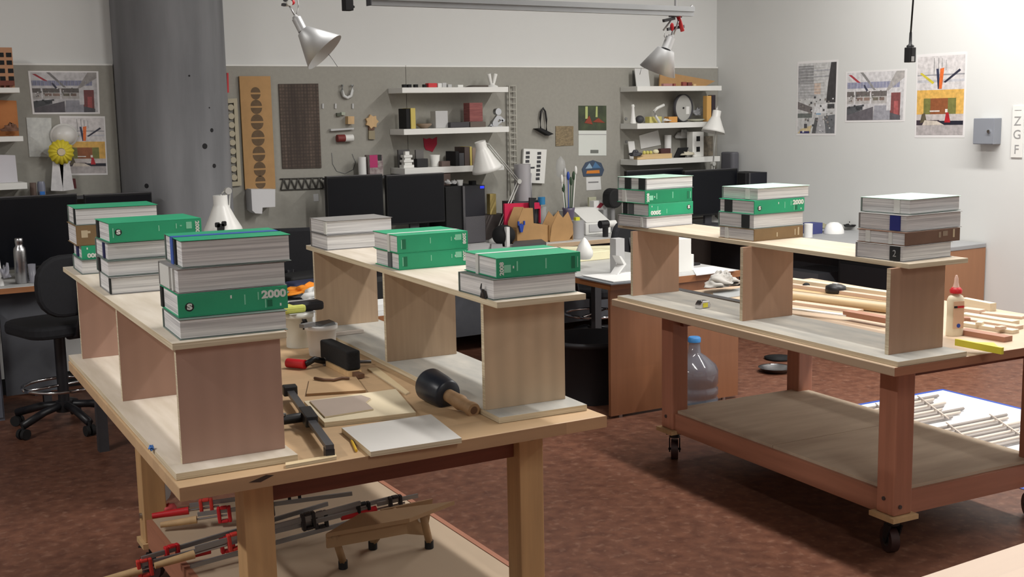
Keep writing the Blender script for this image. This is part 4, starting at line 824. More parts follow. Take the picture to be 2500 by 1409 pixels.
for k in range(12):
    u0, u1 = k/12, (k+1)/12; A_ = lerp(rel[0], rel[1], u0) if k % 2 == 0 else lerp(rel[3], rel[2], u0); B_ = lerp(rel[3], rel[2], u1) if k % 2 == 0 else lerp(rel[0], rel[1], u1); zg.tube([(A_[0], .004, A_[1]), (B_[0], .004, B_[1])], .0055, 6)
zg.build('struts', mat('strut_dark', (72, 70, 66), .8), t)
t = pin([(616, 514), (624, 521), (640, 522), (641, 507), (672, 505), (672, 462), (613, 462)], 'white_tray', mat('tray_white', (208, 208, 210), .6), 'white curved bin hung under the kraft board', 'bin', th=.11)
pin([(766, 492), (778, 491), (777, 473), (765, 474)], 'sticky_note', LGREY, 'single pale sticky note near the twin monitors', 'note', th=.003)
# horseshoe and little samples
P = [Yp(px, py, TB-.02) for px, py in ((836, 207), (835, 222), (839, 234), (848, 239), (857, 234), (861, 221), (860, 207))]
solo(MB().tube([p-Vector((P[3].x, TB-.02, P[3].z)) for p in P], .011, 10), 'u_hook', mat('hook_white', (206, 208, 206), .5), 'white U-shaped hook high on the pinboard', 'hook', (P[3].x, TB-.02, P[3].z))
for px, py, lb in ((789, 259, 'nearest the brown patterned panel'), (820, 259, 'below the white U-shaped hook'), (862, 259, 'above the tan cube')): pin([(px-2, py+6), (px+2, py+6), (px+2, py-6), (px-2, py-6)], 'pin_clip', LGREY, 'tiny pale clip pinned '+lb, 'clip', th=.01)
pin([(823, 284), (833, 284), (833, 276), (823, 276)], 'wood_chip', mat('chip_green', (84, 88, 76), .8), 'dark green chip beside a tiny pale bead', 'chip', th=.02); pin([(834, 281), (843, 281), (843, 274), (834, 274)], 'wood_chip', mat('chip_sage', (168, 176, 160), .8), 'pale chip beside the dark green chip', 'chip', th=.02)
pin([(850, 303), (865, 303), (865, 284), (850, 284)], 'wood_cube', TAN, 'tan wooden cube on the pinboard above the red and white roll', 'cube', th=.05)
pin([(808, 320), (864, 316), (864, 312), (808, 315)], 'acrylic_ledge', LGREY, 'thin grey ledge above the red and white roll', 'ledge', th=.03)
P = Yp(823, 338, TB-.0265); Q = Yp(861, 337, TB-.0265); t = thing('marker_roll', 'short roll half dark red and half white on the pinboard', 'roll', (P.x, TB-.0265, P.z)); L_ = Q.x-P.x
MB().cyl((0, 0, 0), (L_*.48, 0, 0), .026, 20).build('red_half', mat('roll_red', (120, 44, 40), .6), t); MB().cyl((L_*.482, 0, 0), (L_, 0, 0), .026, 20).build('white_half', WHITE, t)
sp = []
for k in range(14):
    a = 2*PI*k/14; r_ = .052 if k % 2 == 0 else .038; sp.append((r_*math.cos(a), r_*math.sin(a)))
P = Yp(908, 297, TB-.02); solo(MB().prism(sp, -.02, 0), 'star_block', TAN, 'tan star-edged wooden block on the pinboard', 'block', (P.x, TB-.005, P.z))
pin([(901, 318), (914, 318), (914, 308), (901, 308)], 'wood_chip', BROWN, 'dark brown chip under the star-edged block', 'chip', th=.02); pin([(901, 340), (916, 340), (915, 319), (901, 319)], 'wood_chip', mat('chip_olive', (150, 140, 116), .8), 'olive chip, lowest under the star-edged block', 'chip', th=.02)
P = [Yp(px, py, TB-.0024) for px, py in ((810, 373), (812, 400), (822, 418), (842, 424), (862, 414), (868, 396), (860, 376))]
solo(MB().tube([p-Vector((P[3].x, TB-.0024, P[3].z)) for p in P], .0022, 6), 'wire_loop', GREY, 'thin hanging wire loop above the twin monitors', 'wire', (P[3].x, TB-.0024, P[3].z))
# things on a ledge behind the twin monitors
lg = thing('riser_shelf', 'dark riser shelf hidden behind the twin monitors', 'shelf', (Yp(800, 432, 7.66).x, 7.62, ZD)); zq = Yp(890, 431, 7.66).z-ZD
MB().box(0, .78, 0, .14, zq-.015, zq).build('board', DGREY, lg)
for x in (.01, .38, .75): MB().box(x, x+.02, .01, .13, 0.0005, zq-.0155).build('support', DGREY, lg)
zq += ZD
si(879, 384, 897, zq, m=PAPER, name='paper_roll', label='upright white paper roll above the twin monitors', cat='paper roll', shape='cyl', d=.06, y=7.70)
t = si(902, 379, 934, zq, m=[mat('carton_pale', (170, 160, 156), .7, rgb2=(112, 92, 96), vscale=30), mat('carton_magenta', (172, 40, 100), .6), BLACK], name='carton', label='magenta and white patterned carton above the twin monitors', cat='carton', shape=lambda mb, w, d, h: (mb.box(-w/2, w/2, -d/2, d/2, 0, h), mb.box(-w/2, w*.1, -d/2-.001, -d/2, h*.4, h, mi=1), mb.box(w*.12, w*.42, -d/2-.001, -d/2, h*.72, h, mi=2)), d=.08, y=7.70)
si(1078, 394, 1099, Yp(1135, 456, 7.43).z+.0006, m=mat('block_taupe', (104, 88, 82), .8, var=.1, vscale=20), name='block', label='tall taupe block standing on the tower next to the twin monitors', d=.06, y=7.62)
# ladder truss
A_, B_ = Yp(1243, 209, TB-.03), Yp(1246, 478, TB-.03); A2, B2 = Yp(1259, 209, TB-.03), Yp(1262, 440, TB-.03)
t = thing('ladder_truss', 'pale ladder-like lattice mast hanging beside the shelves', 'truss', (A_.x, TB-.03, B_.z)); o_ = t.location.copy(); TR = mat('truss_pale', (176, 174, 164), .7)
for (a, b) in ((A_, B_), (A2, B2)): MB().tube([a-o_, b-o_], .0055, 6).build('rail', TR, t)
rg = MB()
for k in range(17):
    v = k/16; a = A_.lerp(B_, v*.85)-o_; b = A2.lerp(B2, v)-o_; rg.tube([a, b], .005, 6)
    rg.tube([a+Vector((-.02, .01, 0)), a], .002, 5)
rg.build('rungs', TR, t)
solo(MB().tube([(0, 0, 0), (0, 0, -.75)], .002, 5), 'hanging_string', mat('string', (110, 108, 104), .8), 'thin string hanging between the shelf ends and the truss', 'string', (Yp(1236, 226, TB-.012).x, TB-.012, Yp(1236, 226, TB-.012).z))
# red cut-out, bracket, woven square, calendar, badge, card, window panel
P = [(1034, 337), (1041, 340), (1049, 337), (1056, 340), (1067, 334), (1067, 352), (1060, 364), (1056, 371), (1049, 368), (1040, 366), (1036, 358)]
pin(P[::-1], 'cutout_shape', mat('cutout_red', (170, 24, 56), .7), 'red cut-out shape with a wavy edge under the middle shelf', 'cut-out', th=.005)
t = thing('bracket_sculpture', 'black arched bracket with a slanted foot on the pinboard', 'bracket', Yp(1326, 325, TB-.03)); o_ = t.location.copy()
pts = [Yp(px, py, TB-.02)-o_ for px, py in ((1320, 316), (1319, 290), (1321, 272), (1326, 264), (1331, 272), (1334, 292), (1334, 322))]
MB().tube(pts, .0075, 8).build('arch', BLACK, t); pr = [Yp(px, py, TB-.03)-o_ for px, py in ((1306, 314), (1336, 331), (1347, 327), (1318, 313))]
MB().prism([(p.x, p.z) for p in pr], -.03, .0296).build('foot', MATTBLK, t)
pin([(1357, 357), (1400, 355), (1400, 308), (1357, 308)], 'woven_square', mat('weave_tan', (150, 134, 104), .85, rgb2=(112, 98, 78), vscale=50, stretch=(1, 1, 2)), 'small tan woven square beside the calendar', 'square', th=.006)
t = thing('calendar', 'hanging calendar with a forest picture over a white month page', 'calendar', (Yp(1448, 380, TB-.012).x, TB-.0004, Yp(1448, 380, TB-.012).z)); o_ = t.location.copy()
def cq(pts, m_, nm, lift=0): 
    pr = [Yp(px, py, TB-.012)-o_ for px, py in pts]; MB().prism([(p.x, p.z) for p in pr], -.003-lift, -lift).build(nm, m_, t)
cq(rect(1414, 258, 1482, 318), mat('forest_print', (72, 84, 56), .5, rgb2=(40, 44, 36), vscale=9), 'picture'); cq(rect(1414, 319, 1482, 380), mat('month_page', (214, 218, 212), .7), 'month_page'); cq(rect(1414, 327, 1482, 329), LGREY, 'rule', .0032)
cq(((1428, 300), (1448, 304), (1440, 282)), mat('fox_red', (140, 60, 40), .6), 'picture_patch', .0032); cq(((1448, 298), (1478, 300), (1462, 288)), MATS['fox_red'], 'picture_patch', .0032); cq(((1430, 290), (1436, 290), (1436, 260), (1430, 260)), mat('sun_gap', (176, 186, 120), .6), 'picture_patch', .0032); cq(((1455, 286), (1460, 286), (1460, 260), (1456, 260)), MATS['sun_gap'], 'picture_patch', .0032); cq(rect(1443, 366, 1462, 374), mat('barcode', (110, 114, 108), .7), 'print_block', .0032)
P = [(1425, 431), (1470, 429), (1475, 415), (1468, 398), (1448, 391), (1430, 397), (1421, 413)]
t = pin(P, 'badge', mat('badge_navy', (64, 78, 98), .6), 'navy mountain badge with an orange band above the white card', 'badge', th=.005)
def bpatch(pts, m_, nm):
    pr = [Yp(px, py, TB-.0105)-t.location for px, py in pts]; MB().prism([(p.x, p.z) for p in pr], -.0062, -.0053).build(nm, m_, t)
bpatch(((1432, 424), (1465, 423), (1464, 415), (1434, 417)), mat('badge_orange', (212, 130, 48), .6), 'orange_band'); bpatch(((1430, 412), (1448, 411), (1440, 398)), mat('badge_ice', (150, 176, 196), .6), 'peak'); bpatch(((1446, 411), (1468, 410), (1454, 395)), mat('badge_blue', (76, 116, 156), .6), 'peak')
t = pin([(1432, 465), (1468, 463), (1466, 432), (1431, 433)], 'note_card', PAPER, 'white card with one line of print under the mountain badge', 'card', th=.003)
pr = [Yp(px, py, TB-.009)-t.location for px, py in ((1437, 447), (1462, 446), (1462, 443), (1437, 444))]; MB().prism([(p.x, p.z) for p in pr], -.0038, -.0031).build('print_line', GREY, t)
P = [Yp(px, py, TB-.03) for px, py in ((1275, 446), (1329, 448), (1335, 365), (1279, 363))]
t = thing('window_panel', 'white facade panel with two columns of small dark windows', 'model', (P[0].x, TB-.03, P[0].z)); rel = [(p.x-P[0].x, p.z-P[0].z) for p in P]
MB().prism(rel, 0, .02).build('panel', WHITE, t); wd = MB()
for u in (.18, .68):
    for k in range(7):
        c_ = lerp(lerp(rel[0], rel[1], u), lerp(rel[3], rel[2], u), .13+k*.125); wd.box(c_[0]-.018, c_[0]+.018, -.0008, -.0001, c_[1]-.011, c_[1]+.011)
c_ = lerp(lerp(rel[0], rel[1], .42), lerp(rel[3], rel[2], .42), .45); wd.box(c_[0]-.02, c_[0]+.02, -.0008, -.0001, c_[1]-.007, c_[1]+.007); wd.build('windows', DGREY, t)
for i, (px, py) in enumerate(((1529, 290), (1530, 346))): P = Yp(px, py, TB-.006); solo(MB().cyl((0, 0, 0), (0, -.006, 0), .012, 14), 'wall_button', GREY, ('upper', 'lower')[i]+' grey disc on the pinboard next to the corner shelves', 'disc', (P.x, TB-.0004, P.z))
# ------------------------------------------------------------------ more placing helpers
def proj(P):
    d = Vector(P)-Vector((0, 0, HC)); k = d.dot(fwd); return (W_/2+F_*d.dot(RT)/k, H_/2-F_*d.dot(UP)/k, k)
def ztop(P, py):
    lo, hi = P.z, P.z+2.5
    for _ in range(40):
        m_ = (lo+hi)/2
        if proj((P.x, P.y, m_))[1] > py: lo = m_
        else: hi = m_
    return lo-P.z
def mpp(P): return proj(P)[2]/F_      # metres per pixel there
def at(px, py, d): return Vector((0, 0, HC))+_ray(px, py)*d
# ------------------------------------------------------------------ articulated desk lamps
LW = mat('lamp_white', (226, 226, 222), .35); LARM = mat('lamp_arm', (190, 190, 186), .4, .3)
def cone_shade(mb, top, mouth, r0, r1, neck, thick=.002):
    d = (mouth-top); L_ = d.length; R = d.to_track_quat('Z', 'Y').to_matrix().to_4x4(); R.translation = top
    mb.lathe([(neck, -.05), (neck, 0), (r0, .012), (r0+(r1-r0)*.45, L_*.5), (r1*.95, L_*.86), (r1, L_), (r1-thick, L_), (r1*.94-thick, L_*.86), (r0, .03), (.001, .028)], 36, 0, R)
def desk_lamp(label, y, ztab, base, elbow, head, top, mouth, rpx, mark=None, second=True):
    q = lambda p: Yp(p[0], p[1], y); B = q(base); t = thing('desk_lamp', label, 'lamp', (B.x, y, ztab+.0005), 0, 'white jointed desk lamps'); o_ = t.location.copy()
    MB().lathe([(.055, 0), (.055, .02), (.03, .035), (.012, .05), (.012, .06)], 28).build('base', LW, t)
    E_, Hd = q(elbow)-o_, q(head)-o_
    lo = MB()
    for s in (-.011, .011): lo.tube([Vector((s, 0, .055)), E_+Vector((s, 0, 0))], .0045, 6)
    lo.build('lower_arm', LARM, t); ua = MB()
    for s in (-.011, .011): ua.tube([E_+Vector((0, 0, s)), Hd+Vector((0, 0, s))], .0045, 6)
    ua.cyl(E_+Vector((0, -.015, 0)), E_+Vector((0, .015, 0)), .018, 14); ua.build('upper_arm', LARM, t)
    T_, M_ = q(top)-o_, q(mouth)-o_; k = mpp(q(mouth)); s = MB(); cone_shade(s, T_, M_, rpx*k*.42, rpx*k, rpx*k*.36); sh_ = s.build('shade', LW, t)
    MB().tube([Hd, (Hd+T_)/2+Vector((0, 0, .03)), T_+Vector((0, 0, .0))], .007, 8).build('joint', LARM, t)
    if mark:
        mk = MB()
        for px, py, r_ in mark: c_ = q((px, py))-o_+Vector((0, -rpx*k*.93, 0)); mk.prism(rrect(r_*2*k, r_*2*k, r_*.5*k), c_.y, c_.y-.004, 'y', M=Matrix.Translation((c_.x, 0, c_.z)))
        mk.build('sticker', MATTBLK, sh_)
    return t
desk_lamp('white desk lamp reaching over the twin monitors, shade tilted down', 7.36, ZD, (1212, 592), (1266, 443), (1192, 353), (1176, 362), (1190, 416), 38)
desk_lamp('white desk lamp standing in front of the corner shelves', 7.44, ZD, (1742, 470), (1741, 400), (1752, 262), (1748, 285), (1741, 323), 29)
desk_lamp('white lamp shade with black stickers beside the concrete column', 6.08, .75, (548, 690), (556, 466), (541, 478), (539, 500), (545, 566), 48, mark=((524, 552, 9), (516, 546, 6), (532, 543, 6)))
# ------------------------------------------------------------------ back desk clutter (centre)
def on(px, py, z): return Zp(px, py, z)
P = on(1211, 597, ZD); t = thing('round_case', 'round black case with a white stripe on the desk beside the pink felt', 'case', (P.x, 7.14, ZD+.0006))
MB().ball((0, 0, .075), (.085, .085, .075)).build('case', MATTBLK, t); MB().box(-.03, -.005, -.0895, -.06, .0, .14).build('stripe', PAPER, t)
FELT = mat('felt_red', (214, 44, 66), .9, rgb2=(190, 30, 84), vscale=3); yb = 7.30
pf = [Yp(*q_, yb) for q_ in ((1234, 588), (1262, 588), (1262, 510), (1318, 505), (1318, 540), (1320, 540), (1320, 490), (1232, 493))]
t = thing('felt_sheet', 'bright pink-red felt folder standing behind the cardboard caddies', 'felt', (pf[0].x, yb, pf[0].z)); MB().prism([(p.x-pf[0].x, p.z-pf[0].z) for p in pf], 0, .02).build('sheet', FELT, t)
t.location.z = ZD+.001
solo(MB().prism([(0, 0), (.035, 0), (.03, .16), (.05, .2), (-.01, .205), (-.012, .16)], -.012, 0), 'strap', BLACK, 'black strap hanging over the pink-red felt folder', 'strap', (Yp(1306, 555, 7.2).x, 7.262, Yp(1306, 552, 7.2).z))
def caddy(pts, y, label, d=.12):
    P_ = [Yp(*q_, y) for q_ in pts]; zb = min(p.z for p in P_); t_ = thing('cardboard_caddy', label, 'caddy', (P_[0].x, y, ZD+.0006), 0, 'cardboard tool caddies'); dz = zb-ZD
    pr = [(p.x-P_[0].x, max(0, p.z-zb+(0 if p.z-zb < .01 else dz))) for p in P_]
    m_ = MB().prism(pr, -.004, 0); m_.prism(pr, d, d+.004); xs_ = [p[0] for p in pr]; m_.box(min(xs_), max(xs_), 0, d, 0, .006); m_.box(min(xs_), min(xs_)+.004, 0, d, 0, .12); m_.box(max(xs_)-.004, max(xs_), 0, d, 0, .12)
    m_.build('walls', KRAFT, t_); return t_
caddy(((1262, 598), (1338, 600), (1338, 550), (1302, 545), (1300, 508), (1276, 508), (1262, 545)), 7.15, 'kraft cardboard caddy in front of the pink-red felt')
caddy(((1342, 598), (1388, 600), (1399, 570), (1397, 545), (1386, 517), (1374, 532), (1362, 518), (1346, 553)), 7.13, 'kraft cardboard caddy with a notched top between felt and tumbler')
P = Yp(1287, 552, 7.05); solo(MB().prism([(-.02, 0), (.0, .012), (.02, 0), (.008, -.05), (-.008, -.05)], 0, .02).box(-.03, -.018, 0, .01, 0, .03).box(.018, .03, 0, .01, 0, .03), 'spring_clip', BLUE, 'blue spring clip on the edge of a kraft caddy', 'clip', (P.x, 7.122, P.z))
si(1318, 482, 1333, Yp(1320, 500, 7.3).z, m=mat('tape_teal', (40, 120, 170), .5), name='tape_roll', label='teal tape roll balanced on the pink-red felt top', cat='tape', shape='cyl', d=.04, y=7.31)
for x0, y0, x1, m_, lb in ((1322, 505, 1338, mat('glass_clear', (200, 204, 204), .15, alpha=.45), 'clear glass jar behind the kraft caddies'),):
    si(x0, y0, x1, ZD, m=m_, name='jar', label=lb, cat='jar', shape='cyl', y=7.34, d=.06)
# vase with brushes
P = Yp(1396, 560, 7.36); t = thing('brush_jar', 'dark jar of paint brushes and feathers against the pinboard', 'jar of brushes', (P.x, 7.40, ZD+.0006)); hz = Yp(1396, 508, 7.36).z-ZD
MB().lathe([(.04, 0), (.045, hz*.9), (.05, hz), (.042, hz), (.036, .02)], 20).build('jar', mat('jar_violet', (96, 88, 110), .4), t)
for dx, dz, m_ in ((-.06, .22, WHITE), (-.03, .27, LGREY), (.0, .24, BLUE), (.025, .2, mat('stem_green', (50, 74, 52), .7)), (.05, .24, MATS['stem_green']), (.07, .28, WHITE), (-.045, .15, MATS['stem_green'])):
    MB().tube([(dx*.3, 0, .03), (dx*.6, 0, hz), (dx, 0, hz+dz)], .004, 6).build('stem', m_, t); MB().ball((dx, 0, hz+dz), (.012, .012, .035), seg=10, ring=6).build('tip', m_, t)
solo(MB().lathe([(.001, 0), (.032, .02), (.04, .09), (.03, .14), (.002, .17)], 16), 'plastic_bag', mat('clear_bag', (206, 208, 208), .2, alpha=.3), 'crumpled clear plastic bag above the jar of brushes', 'bag', (P.x-.02, 7.47, ZD+hz+.22))
solo(MB().cyl((0, 0, 0), (0, 0, .27), .062, 28).tube([(.075, 0, 0), (.075, 0, .2)], .006, 6), 'metal_tube', mat('tube_grey', (168, 166, 170), .4, .3), 'fat grey metal tube standing in front of the white window panel', 'tube', (Yp(1280, 490, 7.4).x, 7.42, Yp(1280, 490, 7.4).z))
sup = MB().box(-.12, .12, -.08, .08, 0, Yp(1280, 490, 7.4).z-ZD-.001); solo(sup, 'box', DGREY, 'dark grey box under the fat grey metal tube', 'box', (Yp(1280, 490, 7.4).x, 7.44, ZD+.0005))
si(1196, 474, 1211, Yp(1203, 524, 7.6).z, m=mat('sponge_ochre', (200, 178, 112), .9, var=.1, vscale=60), name='sponge', label='upright ochre sponge beside the computer tower', cat='sponge', d=.05, y=7.62)
zq = Yp(1203, 524, 7.6).z; solo(MB().box(-.1, .1, -.06, .08, 0, zq-ZD-.001), 'box', mat('box_taupe', (88, 80, 78), .7), 'taupe box under the ochre sponge', 'box', (Yp(1203, 530, 7.62).x, 7.62, ZD+.0005))
# small things on top of the tower by the twin monitors
zt_ = Yp(1135, 456, 7.43).z
for x0, y0, x1, m_, lb, sh_ in ((1090, 441, 1104, LGREY, 'white coiled cable', 'blob'), (1106, 442, 1118, LGREY, 'pale mesh ball', 'blob'), (1120, 440, 1134, PAPER, 'white cup upside down', 'cup'), (1152, 442, 1163, MATTBLK, 'small black cube', 'box')):
    si(x0, y0, x1, zt_+.0006, m=m_, name='desk_toy', label=lb+' on top of the black computer tower', cat='desk toy', shape=sh_, d=.05, y=7.52)
# keyboards, papers on the middle desk
def slab(px4, z, th, name, m, label, cat, group=None, bevel=0):
    P_ = [Zp(px, py, z+th) for px, py in px4]; c_ = sum(P_, Vector())/4
    return solo(MB().prism([(p.x-c_.x, p.y-c_.y) for p in P_], 0, th, 'z'), name, m, label, cat, (c_.x, c_.y, z+.0006), group=group, bevel=bevel)
ZT = .7595
slab(((1142, 612), (1190, 608), (1196, 594), (1150, 597)), ZD, .03, 'keyboard', LGREY, 'pale keyboard at the desk front beyond the green spines', 'keyboard')
slab(((1199, 610), (1228, 607), (1226, 594), (1200, 596)), ZD, .02, 'paper_stack', mat('paper_grey', (170, 170, 170), .8), 'crumpled grey papers next to the pale keyboard', 'paper')
slab(((1250, 599), (1334, 592), (1322, 584), (1256, 589)), ZD, .03, 'tray', mat('tray_dark', (78, 78, 78), .6), 'dark tray of papers before the kraft caddies', 'tray')
wq([(1276, 606), (1336, 603), (1335, 591), (1277, 594)], 7.02, .01, 'white_card', PAPER, 'white card standing on edge before the kraft caddies', 'card')
si(1404, 540, 1432, ZD, m=mat('tumbler_grey', (176, 176, 178), .35, alpha=.85), name='tumbler', label='tall grey plastic tumbler with a yellow lid tab', cat='tumbler', shape='cyl', d=.1, y=7.2)
si(1406, 531, 1416, Yp(1411, 540, 7.2).z, m=mat('tab_yellow', (206, 206, 50), .5), name='cap', label='yellow cap on the grey plastic tumbler', cat='cap', d=.03, y=7.2)
t = thing('printer', 'white compact printer with a grey tray behind the black swivel chair', 'printer', (Yp(1430, 560, 7.32).x, 7.32, ZD+.0006)); w_ = Yp(1492, 560, 7.32).x-t.location.x; h_ = Yp(1460, 512, 7.32).z-ZD
MB().box(0, w_, 0, .3, 0, h_*.5).build('body', WHITE, t, bevel=.008); MB().prism([(0, h_*.505), (.28, h_*.505), (.3, h_), (.2, h_)], .01, w_-.01, 'x').build('lid', WHITE, t); MB().box(.03, w_-.03, -.006, -.0005, h_*.12, h_*.42).build('paper_slot', LGREY, t)
si(1450, 491, 1479, Yp(1464, 514, 7.5).z, m=[PAPER, mat('emblem_red', (150, 50, 66), .6)], name='white_box', label='white box printed with a dark red emblem above the printer', cat='box', shape=lambda mb, w, d, h: (mb.box(-w/2, w/2, -d/2, d/2, 0, h), mb.prism([(-w*.3, h*.3), (w*.05, h*.2), (w*.35, h*.6), (w*.05, h*.8)], -d/2-.001, -d/2, mi=1)), d=.06, y=7.56)
si(1438, 482, 1456, Yp(1464, 514, 7.5).z, m=mat('notebook_sage', (186, 186, 160), .8), name='notebook', label='upright sage notebook behind the white emblem box', cat='notebook', d=.02, y=7.70)
zq = Yp(1464, 514, 7.5).z; solo(MB().box(-.22, .22, 0, .12, 0, zq-ZD-.0015), 'box', LGREY, 'pale box behind the white printer', 'box', (Yp(1462, 520, 7.5).x, 7.64, ZD+.0006))
t = thing('spotting_scope', 'small black and white scope on a stand before the printer', 'scope', (Yp(1482, 570, 7.12).x, 7.14, ZD+.0006)); z1 = Yp(1482, 548, 7.12).z-ZD
MB().cyl((0, 0, 0), (0, 0, z1-.02), .022, 12).build('stand', BLACK, t); MB().cyl((-.05, 0, z1), (.02, 0, z1), .03, 16).build('eyepiece', BLACK, t); MB().cyl((.021, 0, z1), (.09, 0, z1), .026, 16).build('barrel', WHITE, t)
t = thing('headrest', 'rounded black chair-like headrest behind the book pile and the printer', 'headrest', (Yp(1495, 500, 7.45).x, 7.45, ZD+.0006)); z0 = Yp(1495, 508, 7.45).z-ZD; z1 = Yp(1495, 460, 7.45).z-ZD
MB().prism([(p[0], p[1]+(z0+z1)/2) for p in rrect(.13, z1-z0, .06)], -.05, .05).build('head', MATTBLK, t, bevel=.015); MB().cyl((0, 0, .012), (0, 0, z0+.004), .02, 12).build('post', GREY, t); MB().cyl((0, 0, 0), (0, 0, .012), .07, 18).build('foot', GREY, t)
# ------------------------------------------------------------------ on the wood-fronted desk
P = Zp(1426, 634, .80)
FD = Frame(3.815, 5.115, yD)
def fd(x, y): return FD.w(x, y, 0)
def dbox(x0, x1, y0, y1, z0, z1, name, m, label, cat, rz=0, bevel=0, group=None):
    c_ = fd((x0+x1)/2, (y0+y1)/2); return solo(MB().box(-(x1-x0)/2, (x1-x0)/2, -(y1-y0)/2, (y1-y0)/2, 0, z1-z0), name, m, label, cat, (c_.x, c_.y, z0+.0006), yD+rz, group, bevel)
slab(((1404, 676), (1492, 694), (1628, 682), (1560, 668)), ZT, .006, 'cutting_mat', mat('mat_slate', (108, 112, 116), .7), 'slate cutting mat with torn paper at the desk corner', 'mat')
slab(((1420, 672), (1498, 688), (1612, 677), (1540, 664)), ZT+.0075, .004, 'paper_sheets', PAPER, 'loose white sheets on the slate cutting mat', 'paper')
P = Zp(1508, 668, ZT+.012); solo(MB().prism([(-.06, 0), (-.045, -.0), (.03, .05), (-.02, .10), (-.04, .105), (.005, .05)], -.02, .03), 'folded_card', PAPER, 'white folded card chevron standing on the loose sheets', 'card', (P.x+.02, P.y, ZT+.0125), .3)
cf = thing('foam_rail', 'long cream foam rail lying across the desk to the white bulb shape', 'foam rail', fd(-.02, .86)+Vector((0, 0, ZT+.0006)), yD+.05, 'cream foam rails')
MB().box(0, .62, 0, .1, 0, .055).build('rail', CREAM, cf, bevel=.004)
c2 = thing('foam_rail', 'cream foam rail angled behind the white bulb shape', 'foam rail', fd(.1, 1.36)+Vector((0, 0, ZT+.0006)), yD-.42, 'cream foam rails'); MB().box(0, .75, 0, .09, 0, .05).build('rail', CREAM, c2, bevel=.004)
P = Zp(1427, 632, ZT+.058); solo(MB().lathe([(.035, 0), (.05, .02), (.052, .045), (.035, .085), (.02, .11), (.008, .125), (.001, .13)], 24), 'bulb_shape', mat('bulb_white', (226, 226, 222), .4), 'white bulb-shaped bottle standing on the cream foam rail', 'bottle', (P.x, P.y, ZT+.0565))
t = thing('massing_model', 'white blocky foam building model on the brown-fronted desk', 'model', fd(.50, .12)+Vector((0, 0, ZT+.0006)), yD); MB().box(0, .14, 0, .12, 0, .19).build('tower', WHITE, t); MB().box(-.01, .035, .02, .07, .1905, .215).build('roof_block', WHITE, t); MB().box(.142, .175, .02, .1, 0, .095).build('annex', WHITE, t)
dbox(.24, .30, .3, .36, ZT, ZT+.2, 'massing_model', LGREY, 'narrow white foam tower beside the brown upright', 'model')
dbox(.70, .84, .30, .55, ZT, ZT+.012, 'tablet', MATTBLK, 'flat black tablet leaning behind the white building model', 'tablet', .2)
slab(((1700, 672), (1796, 660), (1740, 650), (1690, 655)), ZT, .004, 'paper_sheets', PAPER, 'white sheets at the far end of the brown-fronted desk', 'paper')
# ------------------------------------------------------------------ on the desk seen through the tan unit
def ebox(px, py, w, d, h, name, m, label, cat, z=.75, rz=0, bevel=0, shape=None):
    P_ = Zp(px, py, z); mb = MB()
    if shape == 'blob': mb.blob((0, 0, h*.45), (w/2, d/2, h*.55), .45, seed=hash_(label), flat=0)
    elif shape == 'cyl': mb.lathe([(w/2, 0), (w/2, h)], 22)
    else: mb.box(-w/2, w/2, -d/2, d/2, 0, h)
    return solo(mb, name, m, label, cat, (P_.x, P_.y, z+.0006), rz, None, bevel)
ebox(742, 688, .30, .2, .05, 'laptop_bag', MATTBLK, 'flat black bag stack between the two shelf units', 'bag', rz=.2, bevel=.015)
ebox(748, 705, .22, .12, .045, 'pouch', mat('pouch_navy', (34, 40, 70), .8), 'navy pouch before the flat black bag', 'pouch', rz=.15, bevel=.015)
ebox(745, 725, .22, .09, .06, 'glove', ORANGE, 'orange work glove between the shelf units', 'glove', rz=.35, shape='blob')
ebox(768, 742, .13, .1, .075, 'cloth', PAPER, 'bunched white cloth next to the orange glove', 'cloth', shape='blob')
ebox(716, 730, .16, .1, .03, 'wire_coil', DGREY, 'dark grey coil of cord beside the orange glove', 'cord', shape='blob')
ebox(706, 660, .07, .07, .12, 'paper_cup', PAPER, 'white paper cup by the end of the near book pile', 'cup', shape='cyl')
ebox(928, 752, .2, .16, .03, 'paper_sheets', PAPER, 'white papers seen through the gap of the tan unit', 'paper'); ebox(930, 736, .2, .12, .12, 'camera_case', MATTBLK, 'black case seen through the gap of the tan unit', 'case', bevel=.01)
# ------------------------------------------------------------------ left desk
ZL = .765
def bottle(mb, w, d, h): mb.lathe([(w*.42, 0), (w*.5, .008), (w*.5, h*.7), (w*.46, h*.78), (w*.3, h*.83), (w*.3, h*.88), (w*.33, h*.89), (w*.33, h*.985), (w*.28, h)], 30)
si(33, 584, 65, ZL, m=STEEL, name='steel_bottle', label='tall brushed steel bottle on the desk before the dark monitors', cat='bottle', shape=bottle, y=7.24, d=.1)
si(70, 647, 90, ZL, m=mat('cup_clear', (160, 160, 170), .3, alpha=.6), name='plastic_cup', label='clear plastic cup beside the steel bottle', cat='cup', shape='cup', y=7.22, d=.08)
si(-6, 633, 6, ZL, m=PAPER, name='paper_cone', label='white paper cone at the picture edge on the bottle desk', cat='paper', shape=lambda mb, w, d, h: mb.lathe([(w*.6, 0), (w*.1, h)], 16), y=7.2, d=.06)
si(4, 655, 26, ZL, m=mat('wrap_grey', (150, 150, 160), .3), name='wrapper', label='crumpled grey wrapper left of the steel bottle', cat='wrapper', shape='blob', y=7.2, d=.09)
